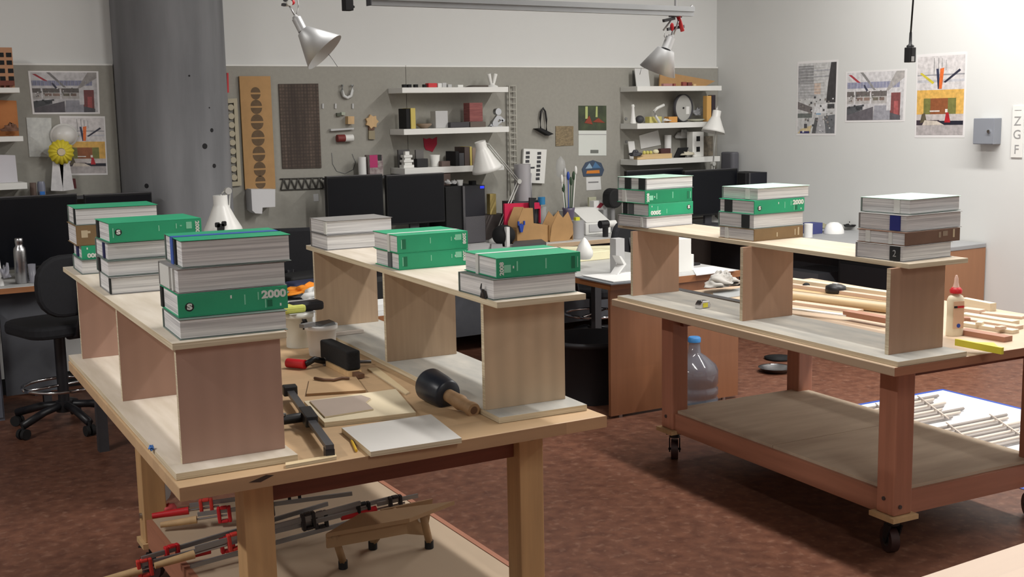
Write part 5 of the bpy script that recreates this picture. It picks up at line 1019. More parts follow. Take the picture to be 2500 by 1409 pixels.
# ------------------------------------------------------------------ right-hand desk
def xb(px, py, w, d, h, name, m, label, cat, shape='box', z=ZD, rz=0):
    P_ = Zp(px, py, z); mb = MB()
    if shape == 'cyl': mb.lathe([(w/2, 0), (w/2, h)], 22)
    elif shape == 'dome': mb.lathe([(w/2, 0), (w/2*.97, h*.3), (w/2*.75, h*.75), (w/2*.4, h*.96), (.001, h)], 26)
    elif shape == 'blob': mb.blob((0, 0, h*.45), (w/2, d/2, h*.55), .4, seed=hash_(label), flat=0)
    else: mb.box(-w/2, w/2, -d/2, d/2, 0, h)
    return solo(mb, name, m, label, cat, (P_.x, P_.y, z+.0006), rz)
xb(2036, 570, .15, .15, .085, 'bowl', mat('bowl_white', (232, 232, 230), .3), 'upturned white bowl on the grey desk along the white wall', 'bowl', 'dome')
xb(2052, 556, .05, .05, .14, 'figurine', mat('toy_olive', (70, 66, 56), .6), 'small dark figurine behind the upturned white bowl', 'figurine', 'blob')
xb(2086, 560, .16, .1, .06, 'cable_bundle', MATTBLK, 'bunch of black cable on the grey desk near the wall', 'cable', 'blob')
xb(1984, 570, .1, .1, .08, 'box', mat('box_navy', (60, 66, 120), .6), 'navy blue box on the grey desk behind the paper cup', 'box'); xb(2007, 566, .08, .08, .06, 'toy', mat('toy_sage', (140, 136, 110), .7), 'sage toy with a dark top beside the upturned bowl', 'toy', 'blob')
xb(1973, 580, .062, .062, .10, 'paper_cup', PAPER, 'white paper cup next to the brown spine book on the far desk', 'cup', 'cyl')
P = Zp(1973, 545, ZD); solo(MB().tube([(0, 0, 0), (.01, 0, .12), (.03, 0, .22)], .02, 8).tube([(.0, 0, .06), (-.02, 0, .16)], .012, 8), 'plant_sprig', mat('sprig_dark', (60, 60, 58), .8), 'dark sprig standing behind the small green 2000 book', 'sprig', (P.x-.02, P.y-.02, ZD+.0006))
def glue(x, y, z, label, h, cap, lab, s=1.0, rz=0):
    t_ = thing('glue_bottle', label, 'glue bottle', (x, y, z+.0006), rz, 'squeeze bottles of glue'); r_ = h*.155
    body = MB(); pr = []
    M_ = Matrix.Diagonal((1, .62, 1, 1))
    body.lathe([(r_*.96, 0), (r_, .006), (r_*.98, h*.12), (r_*.94, h*.4), (r_*.98, h*.6), (r_*.8, h*.655), (r_*.36, h*.69), (r_*.34, h*.705)], 30, 0, M_); body.build('body', mat('glue_cream', (228, 216, 190), .4), t_)
    MB().lathe([(r_*.62, h*.706), (r_*.64, h*.76), (r_*.5, h*.785), (r_*.42, h*.80)], 24, 0).build('collar', cap, t_); MB().lathe([(r_*.34, h*.801), (r_*.22, h*.88), (r_*.2, h*.95), (r_*.1, h)], 18, 0).build('nozzle', mat('nozzle_clear', (226, 190, 176), .4) if cap is RED else cap, t_)
    lb = MB(); lb.box(-r_*.62, r_*.62, -r_*.63, -r_*.58, h*.13, h*.58); o2 = lb.build('label', lab, t_)
    return t_, r_
tg, r_ = glue(*Zp(2330, 819, ZB).xy, ZB, 'cream wood-glue bottle with a red cap on the rolling workbench', .238, RED, mat('glue_label', (214, 178, 150), .5), rz=-.3)
lm = MB(); lm.box(-r_*.2, r_*.6, -r_*.66, -r_*.635, .112, .12); lm.build('label_band', RED, tg); lm = MB(); lm.box(-r_*.6, -r_*.22, -r_*.66, -r_*.635, .112, .12); lm.build('label_band', MATTBLK, tg); MB().cyl((0, -r_*.63, .042), (0, -r_*.67, .042), .008, 14).build('label_seal', BLUE, tg)
P = Zp(2372, 586, ZD); glue(6.86, 5.32, ZD, 'glue bottle with a blue cap on the wooden-ended desk', .215, BLUE, mat('label_peach', (224, 186, 140), .5))
# ------------------------------------------------------------------ overhead rails and clamp lamps
ALU = mat('aluminium', (176, 178, 180), .35, .85, var=.05, vscale=8); YR = 4.33
a, b = Yp(902, 11, YR), Yp(1690, 42, YR); zr = (a.z+b.z)/2
t = thing('hanging_rail', 'long aluminium rail hung under the ceiling across the benches', 'rail', (a.x, YR, zr), math.atan2(0, 1), 'hanging aluminium rails'); LR = b.x-a.x
m = MB().box(0, LR, -.012, .012, .0, .02); m.box(0, LR, -.02, .02, .021, .043); m.box(0, LR, -.013, .013, .019, .022); m.build('profile', ALU, t); MB().box(-.004, -.0003, -.021, .021, -.001, .044).build('end_cap', DGREY, t)
for x in (.3, LR-.1): MB().cyl((x, 0, .0435), (x, 0, ZC-zr), .006, 10).build('hanger_rod', STEEL, t)
a2 = Yp(500, -14, YR); b2 = Yp(716, -14, YR); t = thing('hanging_rail', 'aluminium rail just above the picture holding the larger clamp lamp', 'rail', (b2.x-1.9, YR, b2.z), 0, 'hanging aluminium rails')
MB().box(0, 1.95, -.014, .014, 0, .044).build('profile', ALU, t)
for x in (.2, 1.75): MB().cyl((x, 0, .0445), (x, 0, ZC-b2.z), .006, 10).build('hanger_rod', STEEL, t)
SH = mat('spun_aluminium', (196, 197, 198), .5, .6, var=.03, vscale=4); SHI = mat('shade_inside', (186, 186, 182), .5)
def clamp_lamp(label, d, apex, neck, mouth, r0px, r1px, socket, tilt, clampfn, joint):
    k = d/F_; A_, M_ = at(*apex, d), at(*mouth, d-tilt); t_ = thing('clamp_lamp', label, 'lamp', at(*joint, d), 0, 'clamp-on work lamps'); o_ = t_.location.copy()
    ax = (M_-A_); L_ = ax.length; R = ax.to_track_quat('Z', 'Y').to_matrix().to_4x4(); R.translation = A_-o_
    s = MB(); s.lathe([(r0px*k, 0), (r1px*k, L_), (r1px*k-.0015, L_), (r0px*k-.0015, .003), (.001, .003)], 44, 0, R); s.lathe([(.001, 0), (r0px*k, 0)], 44, 0, R, cap=False); s.build('shade', SH, t_)
    S_ = at(*socket, d); sk = MB(); sk.cyl(S_-o_, A_-o_-ax.normalized()*.0005, 12*k, 22); sk.build('socket', SH, t_); MB().cyl(S_-o_-ax.normalized()*.012, S_-o_-ax.normalized()*.0003, 7*k, 16).build('socket_cap', LGREY, t_)
    MB().ball(A_-o_+ax*.45, 14*k, seg=16).build('lamp_bulb', mat('bulb_glass', (230, 230, 226), .2), t_)
    MB().tube([S_-o_, (0, 0, 0)], 2.2*k, 8).build('arm', STEEL, t_)
    clampfn(t_, k); return t_, o_, k
def cl1(t_, k):
    MB().cyl((0, -.02, 0), (0, .02, 0), 7*k, 14).build('joint', WHITE, t_)
    MB().ball((11*k, 0, 3*k), 7*k).build('tightening_knob', RED, t_); c_ = MB(); c_.box(-9*k, 9*k, -.012, .012, 5*k, 18*k); c_.box(-14*k, -6*k, -.01, .01, -9*k, -3*k, M=Matrix.Rotation(.2, 4, 'Y')); c_.build('clamp_body', DSTEEL, t_)
    MB().tube([(22*k, 0, 30*k), (27*k, 0, -2*k), (24*k, 0, -18*k), (20*k, 0, -28*k)], 1.6*k, 6).build('cord', LGREY, t_)
tl, o_, k = clamp_lamp('spun aluminium clamp lamp hanging above the twin monitors, nearer the column', 4.55, (740, 76), 0, (793, 128), 17, 57, (724, 45), -.005, cl1, (703, 8))
MB().tube([at(802, 132, 4.5)-o_, at(812, 145, 4.5)-o_, at(824, 163, 4.5)-o_], .0012, 5).build('guard_wire', DSTEEL, tl)
def cl2(t_, k):
    c_ = MB(); c_.box(-9*k, 12*k, -.02, .02, 24*k, 40*k); c_.box(-22*k, 30*k, -.006, .006, -6*k, 1*k, M=Matrix.Rotation(-.16, 4, 'Y')); c_.box(-30*k, 4*k, -.008, .008, 17*k, 24*k, M=Matrix.Rotation(-.2, 4, 'Y')); c_.build('clamp_body', DSTEEL, t_)
    h_ = MB(); h_.tube([(8*k, -.01, 26*k), (14*k, -.01, 12*k), (22*k, -.01, -10*k)], 5*k, 10); h_.ball((9*k, -.01, 26*k), 6*k); h_.build('clamp_handle', RED, t_); MB().ball((-9*k, -.005, 0), (5*k, 5*k, 10*k)).build('tightening_knob', RED, t_)
    for pts in (((-32*k, .004, -8*k), (-12*k, .004, 12*k), (-2*k, .004, 26*k)), ((-6*k, -.012, -18*k), (4*k, -.012, 4*k), (10*k, -.012, 20*k))): MB().tube(pts, 2.2*k, 8).build('link_rod', STEEL, t_)
    MB().cyl((20*k, .0, 26*k), (58*k, -.0, 51*k), 4.2*k, 14).build('handle_bar', STEEL, t_); MB().tube([(-30*k, 0, -12*k), (-31*k, 0, -22*k), (-24*k, 0, -32*k)], 1.2*k, 6).build('cord', LGREY, t_)
tr, o_, k = clamp_lamp('spun aluminium clamp lamp at the rail end, near the corner shelves', 5.53, (1626, 120), 0, (1605, 174), 21, 46, (1637, 92), -.035, cl2, (1646, 66))
MB().tube([at(1566, 166, 5.5)-o_, at(1562, 182, 5.5)-o_], .0012, 5).build('guard_wire', DSTEEL, tr)
# hanging power drops
P = at(2222, 128, 4.7); t = thing('power_drop', 'black outlet block hanging on a cord before the white wall', 'outlet', P); k = mpp(P); 
MB().prism(rrect(22*k, 22*k, 5*k), -24*k, 12*k, 'z').build('outlet', BLACK, t, bevel=.002); MB().lathe([(9*k, 12*k), (9*k, 16*k), (4*k, 20*k), (3*k, 48*k)], 16).build('strain_relief', BLACK, t); MB().tube([(0, 0, 46*k), (.012, 0, .25), (.014, 0, ZC-P.z)], 2.2*k, 8).build('cord', BLACK, t); MB().box(-8*k, 2*k, -11.4*k, -11.05*k, -22*k, -10*k).build('rating_label', LGREY, t)
P = at(849, 12, 4.7); t = thing('power_drop', 'black plug hanging at the top between the two clamp lamps', 'outlet', P); MB().box(-11*k, 10*k, -.02, .02, -14*k, 30*k).build('outlet', MATTBLK, t, bevel=.002); MB().prism([(10*k, -9*k), (15*k, -7*k), (15*k, -3*k), (10*k, 0)], -.012, .012).build('prong_cover', MATTBLK, t); MB().tube([(0, 0, 30*k), (0, 0, ZC-P.z)], 2.2*k, 8).build('cord', BLACK, t)
# ------------------------------------------------------------------ on bench A
def pail(px, pyb, pyt, rt_, rb_, m, name, label, cat, z=ZA, lid=False):
    P_ = Zp(px, pyb, z); k_ = mpp(P_); h = ztop(P_, pyt); t_ = thing(name, label, cat, (P_.x, P_.y, z+.0006)); R_, r0 = rt_*k_, rb_*k_
    MB().lathe([(r0, 0), (R_*.96, h*.84), (R_*1.03, h*.845), (R_*1.05, h*.9), (R_*1.05, h), (R_*.97, h), (R_*.95, h*.86), (r0*.96, .006), (.001, .005)], 36).build('bucket', m, t_); return t_, R_, h, k_
tp, R_, h, k_ = pail(787, 866, 792, 38, 31, mat('pail_white', (230, 231, 231), .45), 'pail', 'white plastic pail with a putty knife across its rim', 'pail')
P = tp.location; t = thing('putty_knife', 'grey bladed putty knife resting on the rim of the white pail', 'putty knife', (P.x, P.y, P.z+h+.001), .4)
MB().prism([(-.04, -.035), (.05, -.02), (.075, .03), (-.02, .04)], 0, .003, 'z').build('blade', DSTEEL, t); MB().box(-.1, -.041, -.012, .012, 0.0005, .014).build('handle', GREY, t)
tq, R2, h2, _ = pail(733, 845, 762, 34, 33, mat('tub_clear', (220, 222, 214), .3, alpha=.95), 'tub', 'translucent tub of odds and ends behind the white pail', 'tub')
MB().blob((0, -R2*.96, h2*.72), (.012, .006, .02), .5).build('paint_smear', MATTBLK, tq)
P = tq.location
for dx, dy, z_, s_, m_, nm, lb in ((-.03, .0, h2+.0, (.05, .035, .03), mat('sponge_lime', (206, 212, 110), .9, var=.06, vscale=60), 'sponge', 'lime-yellow sponge on the translucent tub'), (.035, .015, h2+.0, (.065, .035, .035), mat('grip_black', (32, 33, 40), .6), 'sanding_grip', 'black sanding grip on the translucent tub')):
    solo(MB().box(-s_[0], s_[0], -s_[1], s_[1], 0, s_[2]), nm, m_, lb, 'sponge' if 'sponge' in nm else 'tool', (P.x+dx, P.y+dy, P.z+z_+.001), bevel=.01)
solo(MB().box(-R2*.98, R2*.98, -.05, .05, 0, .001), 'lid', LGREY, 'flat grey lid on the translucent tub', 'lid', (P.x, P.y, P.z+h2-.0004+.0006-.0004))
P = Zp(852, 784, ZA+.075); solo(MB().box(-.075, .075, -.012, .012, 0, .012), 'wood_stick', mat('stick_white', (220, 212, 204), .6), 'white painted stick behind the white pail', 'stick', (P.x-.01, P.y+.02, ZA+.0196), -.02)
# dust brush
P, Q = Zp(795, 870, ZA+.02), Zp(868, 905, ZA+.02); dv = (Q-P); an = math.atan2(dv.y, dv.x)
t = thing('dust_brush', 'black bristled dust brush with a wooden back next to the pail', 'brush', ((P.x+Q.x)/2, (P.y+Q.y)/2, ZA+.0006), an); L_ = dv.length
MB().prism(rrect(L_, .055, .02), 0, .018, 'z').build('back', TAN, t); br = MB(); br.prism(rrect(L_*.94, .05, .012), .0185, .085, 'z')
br.build('bristles', mat('bristle_black', (22, 22, 24), .95, var=.5, vscale=120), t, bevel=.006); MB().box(L_/2, L_/2+.05, -.012, .012, .002, .016).build('handle', BROWN, t)
# red handled clamp lying on the bench
P, Q = Zp(702, 885, ZA+.02), Zp(745, 889, ZA+.02); t = thing('bar_clamp', 'small bar clamp with a red handle lying beside the dust brush', 'clamp', (P.x, P.y, ZA+.0006)); o_ = t.location.copy()
MB().cyl((0, 0, .018), (Q-P)*1+Vector((0, 0, .018)), .0165, 14).build('handle', RED, t); P2, P3 = Zp(790, 880, ZA+.02)-o_, Zp(906, 878, ZA+.02)-o_
MB().tube([Q-P+Vector((.001, 0, .018)), (Q-P).lerp(P2, .5)+Vector((0, 0, .02)), Vector((P2.x, P2.y, .016))], .011, 8).build('sliding_jaw', BLACK, t); MB().tube([(P2.x, P2.y, .012), (P3.x, P3.y, .012)], .006, 6).build('bar', DSTEEL, t); MB().prism([(-.0, .0), (.03, 0), (.035, .05), (.015, .06)], -.01, .01, M=Matrix.Translation((P2.x, P2.y, 0))).build('fixed_jaw', DSTEEL, t)
# loose boards on bench A
def board(px4, z, th, name, m, label, edge=None, bevel=.001):
    P_ = [Zp(px, py, z+th) for px, py in px4]; c_ = sum(P_, Vector())/len(P_); mb = MB().prism([(p.x-c_.x, p.y-c_.y) for p in P_], 0, th, 'z'); mb.m = [0, 0]+[1]*(len(P_))
    return solo(mb, name, [m, edge or EDGE], label, 'board', (c_.x, c_.y, z+.0006))
board(((748, 962), (893, 953), (869, 920), (756, 925)), ZA, .008, 'cardboard_sheet', KRAFT if 0 else mat('card_tan', (190, 158, 120), .8, var=.05, vscale=12), 'tan cardboard sheet with a dark curled strip on it', mat('card_edge', (150, 118, 84), .8))
P = [Zp(px, py, ZA+.012) for px, py in ((768, 925), (790, 929), (815, 930), (835, 925), (852, 926))]; c_ = P[2].copy(); solo(MB().tube([p-c_ for p in P], .005, 6), 'curled_strip', BROWN, 'dark curled wood strip on the tan cardboard sheet', 'strip', (c_.x, c_.y, ZA+.0145))
bdm = mat('board_grey_face', (200, 190, 176), .7, rgb2=(176, 168, 160), vscale=3)
board(((792, 1032), (1015, 1007), (966, 950), (742, 980)), ZA, .014, 'plywood_offcut', mat('offcut_pale', (222, 208, 178), .7, var=.03, vscale=5), 'pale plywood offcut with a greyish patch, under the clamp bar end')
board(((793, 1018), (912, 999), (893, 983), (905, 973), (882, 965), (756, 979)), ZA+.0148, .004, 'thin_veneer', mat('veneer_grey', (176, 160, 148), .7, var=.05, vscale=6), 'greyish L-shaped thin veneer lying on the pale offcut')
board(((905, 1104), (1127, 1070), (1052, 1012), (834, 1045)), ZA, .014, 'plywood_offcut', mat('offcut_white', (206, 203, 198), .7, var=.05, vscale=4), 'whitish plywood offcut at the bench front beside the pencil')
board(((990, 962), (1000, 958), (922, 898), (897, 900)), ZA, .004, 'cream_strip', mat('strip_cream', (222, 200, 160), .7), 'cream ragged veneer strip pointing to the mallet')
board(((697, 1137), (822, 1115), (820, 1109), (697, 1130)), ZA, .008, 'cream_strip', MATS['strip_cream'], 'thin cream strip at the front edge of the bench')
P, Q = Zp(859, 1077, ZA+.004), Zp(870, 1101, ZA+.004); d = (Q-P); t = thing('pencil', 'short yellow pencil at the edge of the whitish offcut', 'pencil', (P.x, P.y, ZA+.0046), math.atan2(d.y, d.x)); MB().cyl((0, 0, 0), (d.length, 0, 0), .004, 6).build('shaft', mat('pencil_yellow', (222, 180, 50), .5), t); MB().cyl((-.012, 0, 0), (-.0003, 0, 0), .0008, 8, r2=.004).build('tip', TAN, t)
# long black bar clamp on bench A
P, Q = Zp(708, 968, ZA+.014), Zp(806, 1107, ZA+.014); d = Q-P; t = thing('bar_clamp', 'black one-handed bar clamp lying across the offcut corner', 'clamp', (P.x, P.y, ZA+.0006), math.atan2(d.y, d.x)); L_ = d.length; IRON = mat('clamp_iron', (58, 58, 62), .45, .6)
MB().box(0, L_, -.011, .011, .024, .036).build('bar', mat('bar_grey', (96, 96, 100), .4, .6), t); MB().box(-.016, .02, -.022, .022, .018, .05).build('fixed_jaw', BLACK, t, bevel=.004); 
sj = MB().box(L_*.42, L_*.60, -.018, .018, .015, .048); sj.tube([(L_*.5, -.015, .03), (L_*.5, -.09, .026), (L_*.51, -.105, .022)], .014, 10); sj.build('sliding_jaw', BLACK, t, bevel=.003); MB().cyl((L_*.5, -.07, .0405), (L_*.5, -.07, .046), .009, 12).build('button', STEEL, t)
MB().tube([(L_*.40, -.02, .02), (L_*.39, -.10, .012), (L_*.54, -.12, .012)], .004, 6).build('wire_trigger', TAN, t); MB().box(L_-.03, L_+.002, -.012, .012, .0, .0235).build('end_stop', IRON, t)
# mallet
P, Q = Zp(1052, 940, ZA+.05), Zp(1142, 992, ZA+.022); a0, a1 = Zp(1046, 935, ZA+.055), Zp(1092, 955, ZA+.05); t = thing('mallet', 'round black-headed carving mallet with a wooden handle leaning on the bench', 'mallet', (a0.x, a0.y, ZA+.0006)); o_ = t.location.copy()
hd = (Vector((Q.x, Q.y, ZA+.02))-Vector((a0.x, a0.y, ZA+.052))).normalized(); H0 = Vector((0, 0, .052)); M_ = hd.to_track_quat('Z', 'Y').to_matrix().to_4x4(); M_.translation = H0
MB().lathe([(.048, 0), (.052, .008), (.050, .06), (.046, .105), (.042, .112), (.02, .113)], 36, 0, M_).build('head', mat('mallet_head', (34, 40, 52), .35, var=.1, vscale=12), t)
MB().lathe([(.02, .1135), (.021, .15), (.024, .18), (.02, .19), (.019, .22), (.023, .24), (.021, .25)], 24, 0, M_).build('handle', wood('mallet_wood', (176, 142, 106), 'X', .15), t)
mk = MB(); mk.cyl(H0+hd*.2505, H0+hd*.2512, .012, 16); mk.build('end_mark', BROWN, t)
P = Zp(364, 1098, ZA+.019); solo(MB().blob((0, 0, .004), (.006, .01, .006), .6), 'tape_scrap', mat('tape_scrap_blue', (70, 120, 190), .7), 'tiny blue tape scrap on the edge of the pinkish shelf unit', 'scrap', (P.x+.006, P.y, ZA+.0192))
# ------------------------------------------------------------------ on the rolling bench
zb2 = ZB+.0186
P = Zp(1716, 752, zb2); t = thing('tape_measure', 'chrome and yellow tape measure on the dusty shelf board', 'tape measure', (P.x, P.y, zb2+.0006), .1)
MB().prism([(-.035, 0), (.035, 0), (.035, .012), (.024, .032), (-.02, .036), (-.035, .02)], -.016, .016).build('case', CHROME, t, bevel=.004); MB().prism([(-.016, .004), (.014, .004), (.014, .024), (-.016, .024)], -.0175, -.0162).build('badge', YELLOW, t)
P = Zp(1760, 709, ZB+.005); t = solo(MB().blob((0, 0, .032), (.075, .06, .05), .28, seed=5, seg=44, ring=26, flat=0).blob((-.045, -.012, .018), (.062, .05, .03), .3, seed=9, seg=36, ring=20, flat=0).blob((.055, -.004, .018), (.05, .05, .034), .3, seed=12, seg=36, ring=20, flat=0).blob((.01, -.03, .03), (.03, .03, .05), .3, seed=15, seg=30, ring=18, flat=0), 'rag', mat('rag_grey', (190, 188, 183), .9, rgb2=(168, 166, 162), vscale=25), 'crumpled pale rag on the bench behind the tape measure', 'rag', (P.x, P.y, ZB+.0125))
slab(((1640, 706), (1812, 739), (1812, 733), (1650, 702)), ZB, .012, 'straightedge', DSTEEL, 'long steel straightedge in front of the crumpled rag', 'straightedge')
slab(((1745, 731), (1825, 720), (1812, 702), (1740, 715)), ZB, .003, 'metal_sheet', mat('sheet_grey', (170, 172, 172), .5, .3), 'thin grey metal sheet under the crumpled rag', 'sheet')
def stick(p, q, z, w, h, m, label, name='lumber_strip', grp='wooden strips lying on the rolling workbench', round_=False, edge=None):
    A_, B_ = Zp(*p, z+h), Zp(*q, z+h); d_ = B_-A_; L2 = d_.length; mb = MB()
    if round_: mb.cyl((0, 0, h/2), (L2, 0, h/2), h/2, 20)
    else: mb.box(0, L2, -w/2, w/2, 0, h)
    return solo(mb, name, m, label, 'strip', (A_.x, A_.y, z+.0006), math.atan2(d_.y, d_.x), grp)
PINE = wood('pine', (216, 202, 176), 'X', .1); PINEP = wood('pine_pink', (206, 180, 160), 'X', .1); PINER = wood('pine_red', (160, 112, 88), 'X', .14)
stick((1930, 680), (2190, 715), ZB, .05, .03, PINE, 'long pale lumber strip at the far side of the rolling bench')
stick((1932, 693), (2195, 729), ZB, .035, .02, PINEP, 'second pale strip from the far side, edge pinkish')
board(((1934, 709), (2180, 739), (2180, 730), (1938, 702)), ZB, .003, 'kraft_sheet', mat('kraft_light', (190, 160, 118), .8), 'kraft paper sheet beneath the round black puck')
P = Zp(2040, 714, ZB+.006); t = thing('tape_puck', 'black round tape dispenser on the kraft paper sheet', 'tape dispenser', (P.x, P.y, ZB+.0046)); MB().lathe([(.046, 0), (.05, .01), (.048, .032), (.03, .04), (.001, .041)], 26).build('case', BLACK, t); MB().box(-.012, .012, -.012, .012, .0412, .047).build('knob', LGREY, t)
P = Zp(1968, 704, ZB+.004); solo(MB().ball((0, 0, .014), (.022, .014, .014)), 'small_knob', MATTBLK, 'small black knob at the end of the round pole', 'knob', (P.x, P.y, ZB+.0046))
stick((1926, 716), (2172, 746), ZB, .036, .036, wood('pole_tan', (190, 164, 124), 'X', .12), 'thick round tan pole across the rolling bench', name='round_pole', round_=True)
stick((1935, 735), (2100, 757), ZB, .05, .012, PINEP, 'flat pinkish strip with a pencil mark behind the white strip'); stick((1930, 752), (2070, 769), zb2, .03, .006, mat('strip_white', (232, 230, 226), .6), 'bright white strip just behind the dusty shelf board'); stick((2068, 758), (2172, 776), zb2, .05, .022, PINER, 'reddish block strip beside the end upright'); stick((2103, 742), (2172, 752), ZB, .03, .02, PINE, 'short pale strip over the reddish block strip')
stick((2352, 727), (2425, 741), ZB, .035, .035, PINE, 'square pale lumber end beyond the red-capped glue bottle'); stick((2352, 751), (2398, 757), ZB, .05, .02, PINEP, 'short pinkish block behind the red-capped glue bottle')
stick((2350, 764), (2480, 784), ZB, .05, .014, PINE, 'pale strip fanned out, third from the wall side'); stick((2352, 775), (2490, 796), ZB, .05, .014, PINEP, 'pinkish strip fanned out in the middle of the bench end'); stick((2350, 786), (2480, 806), ZB, .045, .014, PINE, 'pale strip fanned out, second from the yellow square'); stick((2349, 803), (2462, 822), ZB, .05, .02, PINER, 'reddish-sided strip nearest the yellow square'); stick((2400, 762), (2500, 772), ZB, .05, .01, PINEP, 'thin pinkish strip at the bench end farthest from the glue')
for k_, (px, py) in enumerate(((2443, 803), (2392, 792), (2360, 781))): P = Zp(px, py, ZB+.016); solo(MB().box(-.02, .02, -.012, .012, 0, .012), 'wood_chip', (PINEP, PINE, PINER)[k_], ('pinkish offcut chip closest to the bench edge', 'pale offcut chip on the fanned strips', 'reddish offcut chip near the glue bottle')[k_], 'chip', (P.x, P.y, ZB+.0146), .4*k_)
P = [Zp(px, py, ZB+.028) for px, py in ((2331, 838), (2445, 860))]; d = P[1]-P[0]; t = thing('speed_square', 'yellow plastic square overhanging the rolling bench edge', 'square', (P[0].x, P[0].y, ZB+.0196), math.atan2(d.y, d.x)); L_ = d.length
MB().box(0, L_, 0, .012, 0, .024).build('fence', YELLOW, t); MB().prism([(0.01, .0125), (L_-.01, .0125), (L_*.45, .1)], .009, .014, 'z').build('plate', YELLOW, t)
# ------------------------------------------------------------------ floor things
P = Zp(1706, 984, 0); t = thing('water_jug', 'clear blue-tinted water jug on the floor behind the rolling bench leg', 'water jug', (4.24, 4.92, .0006)); JM = mat('jug_plastic', (104, 116, 130), .1, alpha=.5, spec=.8); r_ = .132
MB().lathe([(r_*.92, 0), (r_, .012), (r_, .1), (r_*.95, .108), (r_*.95, .118), (r_, .126), (r_, .16), (r_*.95, .168), (r_*.95, .178), (r_, .186), (r_, .26), (r_*.9, .29), (r_*.5, .335), (.036, .355), (.031, .415)], 40).build('bottle', JM, t); MB().lathe([(.036, .4155), (.036, .438), (.03, .444)], 24).build('cap', mat('cap_blue', (50, 120, 180), .5), t)
P = Zp(1500, 822, .40); t = thing('waste_bin', 'large round black waste bin tucked under the wooden desk', 'bin', (4.02, 5.60, .0006)); r_ = .25; hb = .37
MB().lathe([(r_*.86, 0), (r_*.98, hb-.03), (r_*1.03, hb-.03), (r_*1.04, hb), (r_*.97, hb), (r_*.84, .012), (.001, .01)], 44).build('tub', mat('bin_black', (38, 38, 42), .55, var=.06, vscale=9), t)
P = Zp(1893, 897, .03); t = thing('steel_bowl', 'shallow steel bowl on the floor behind the rolling bench', 'bowl', (P.x, P.y, .0006)); MB().lathe([(.07, 0), (.105, .03), (.11, .032), (.1, .028), (.066, .005), (.001, .005)], 34).build('dish', STEEL, t)
P = Zp(1902, 866, .03); solo(MB().lathe([(.09, 0), (.1, .012), (.001, .02)], 30), 'floor_disc', MATTBLK, 'flat black disc on the floor beyond the steel bowl', 'disc', (P.x, P.y, .0006))
# taped sheet with glued sticks
P = [Zp(px, py, 0) for px, py in ((2108, 996), (2302, 953), (2560, 1022))]; ux = (P[1]-P[0]).normalized(); uy = (P[1]-P[2]).normalized(); O = P[1]; far = O
t = thing('paper_sheet', 'white sheet taped to the floor with blue tape beside the rolling bench', 'paper', (O.x, O.y, .0005)); wS = 1.15; lS = 2.1; ux = Vector((math.cos(-.06), math.sin(-.06), 0)); uy = Vector((math.sin(-.06)*-1*-1, math.cos(.06)*-1, 0)); uy = Vector((ux.y, -ux.x, 0))
def sp2(u, v): p = -ux*u+uy*v; return (p.x, p.y)
MB().prism([sp2(0, 0), sp2(wS, 0), sp2(wS, lS), sp2(0, lS)], 0, .001, 'z').build('sheet', mat('sheet_white', (226, 226, 228), .8), t)
TAPE = mat('painter_tape', (50, 84, 176), .6)
for (u0, u1, v0, v1) in ((-.02, wS+.02, -.02, .005), (-.02, .005, .006, lS+.02), (wS-.005, wS+.02, .006, lS+.02), (.006, wS-.006, 1.62, 1.645), (.006, wS-.006, lS-.005, lS+.02)): MB().prism([sp2(u0, v0), sp2(u1, v0), sp2(u1, v1), sp2(u0, v1)], .0011, .0018, 'z').build('tape', TAPE, t)
STK = mat('stick_beige', (214, 202, 190), .7); STKD = mat('stick_grey', (160, 152, 146), .7)
rnd = random.Random(4)
for grp_i, (v0, n_) in enumerate(((.12, 9), (.62, 9))):
    ts = thing('stick_lattice', ('glued wooden stick lattice, the one farther along the taped sheet', 'glued wooden stick lattice, the one closer on the taped sheet')[grp_i], 'stick model', (O.x, O.y, .0018), 0, 'stick lattices on the taped sheet')
    for k_ in range(n_):
        v = v0+k_*.047; e0 = .16+.10*(k_ % 3)*.6+rnd.uniform(0, .06)+.02*k_; a = sp2(e0, v); b = sp2(e0+.6-rnd.uniform(0, .1), v+.0); MB().tube([(a[0], a[1], .013), (b[0], b[1], .013)], .009, 4).build('stick', STK if k_ % 2 else STKD, ts)
    for e_ in (.42, .75): a = sp2(e_-.1, v0-.02); b = sp2(e_+.15, v0+n_*.047); MB().tube([(a[0], a[1], .027), (b[0], b[1], .027)], .005, 4).build('stick', STK, ts)
# ------------------------------------------------------------------ under bench A: stand and clamps
zs = .2506
T1, T2 = Zp(838, 1388, zs), Zp(1048, 1338, zs); t = thing('plywood_stand', 'small plywood stand with black-tipped legs on the lower shelf', 'stand', (T1.x, T1.y, zs+.0006)); o_ = t.location.copy(); PB = mat('stand_ply', (164, 134, 100), .7, var=.06, vscale=6)
zt_ = .155
c0, c1 = Zp(797, 1312, zs+zt_)-o_, Zp(1000, 1275, zs+zt_)-o_; c2_, c3 = Zp(1110, 1232, zs+zt_)-o_, Zp(880, 1262, zs+zt_)-o_
MB().prism([(c0.x, c0.y), (c1.x, c1.y), (c2_.x, c2_.y), (c3.x, c3.y)], zt_-.001, zt_+.012, 'z').build('top', PB, t); MB().prism([(c0.x+.01, c0.y+.02), (c1.x, c1.y+.02), (c1.x, c1.y+.03), (c0.x+.01, c0.y+.03)], zt_-.045, zt_-.0015, 'z').build('front_rail', PB, t)
e1 = T2-o_
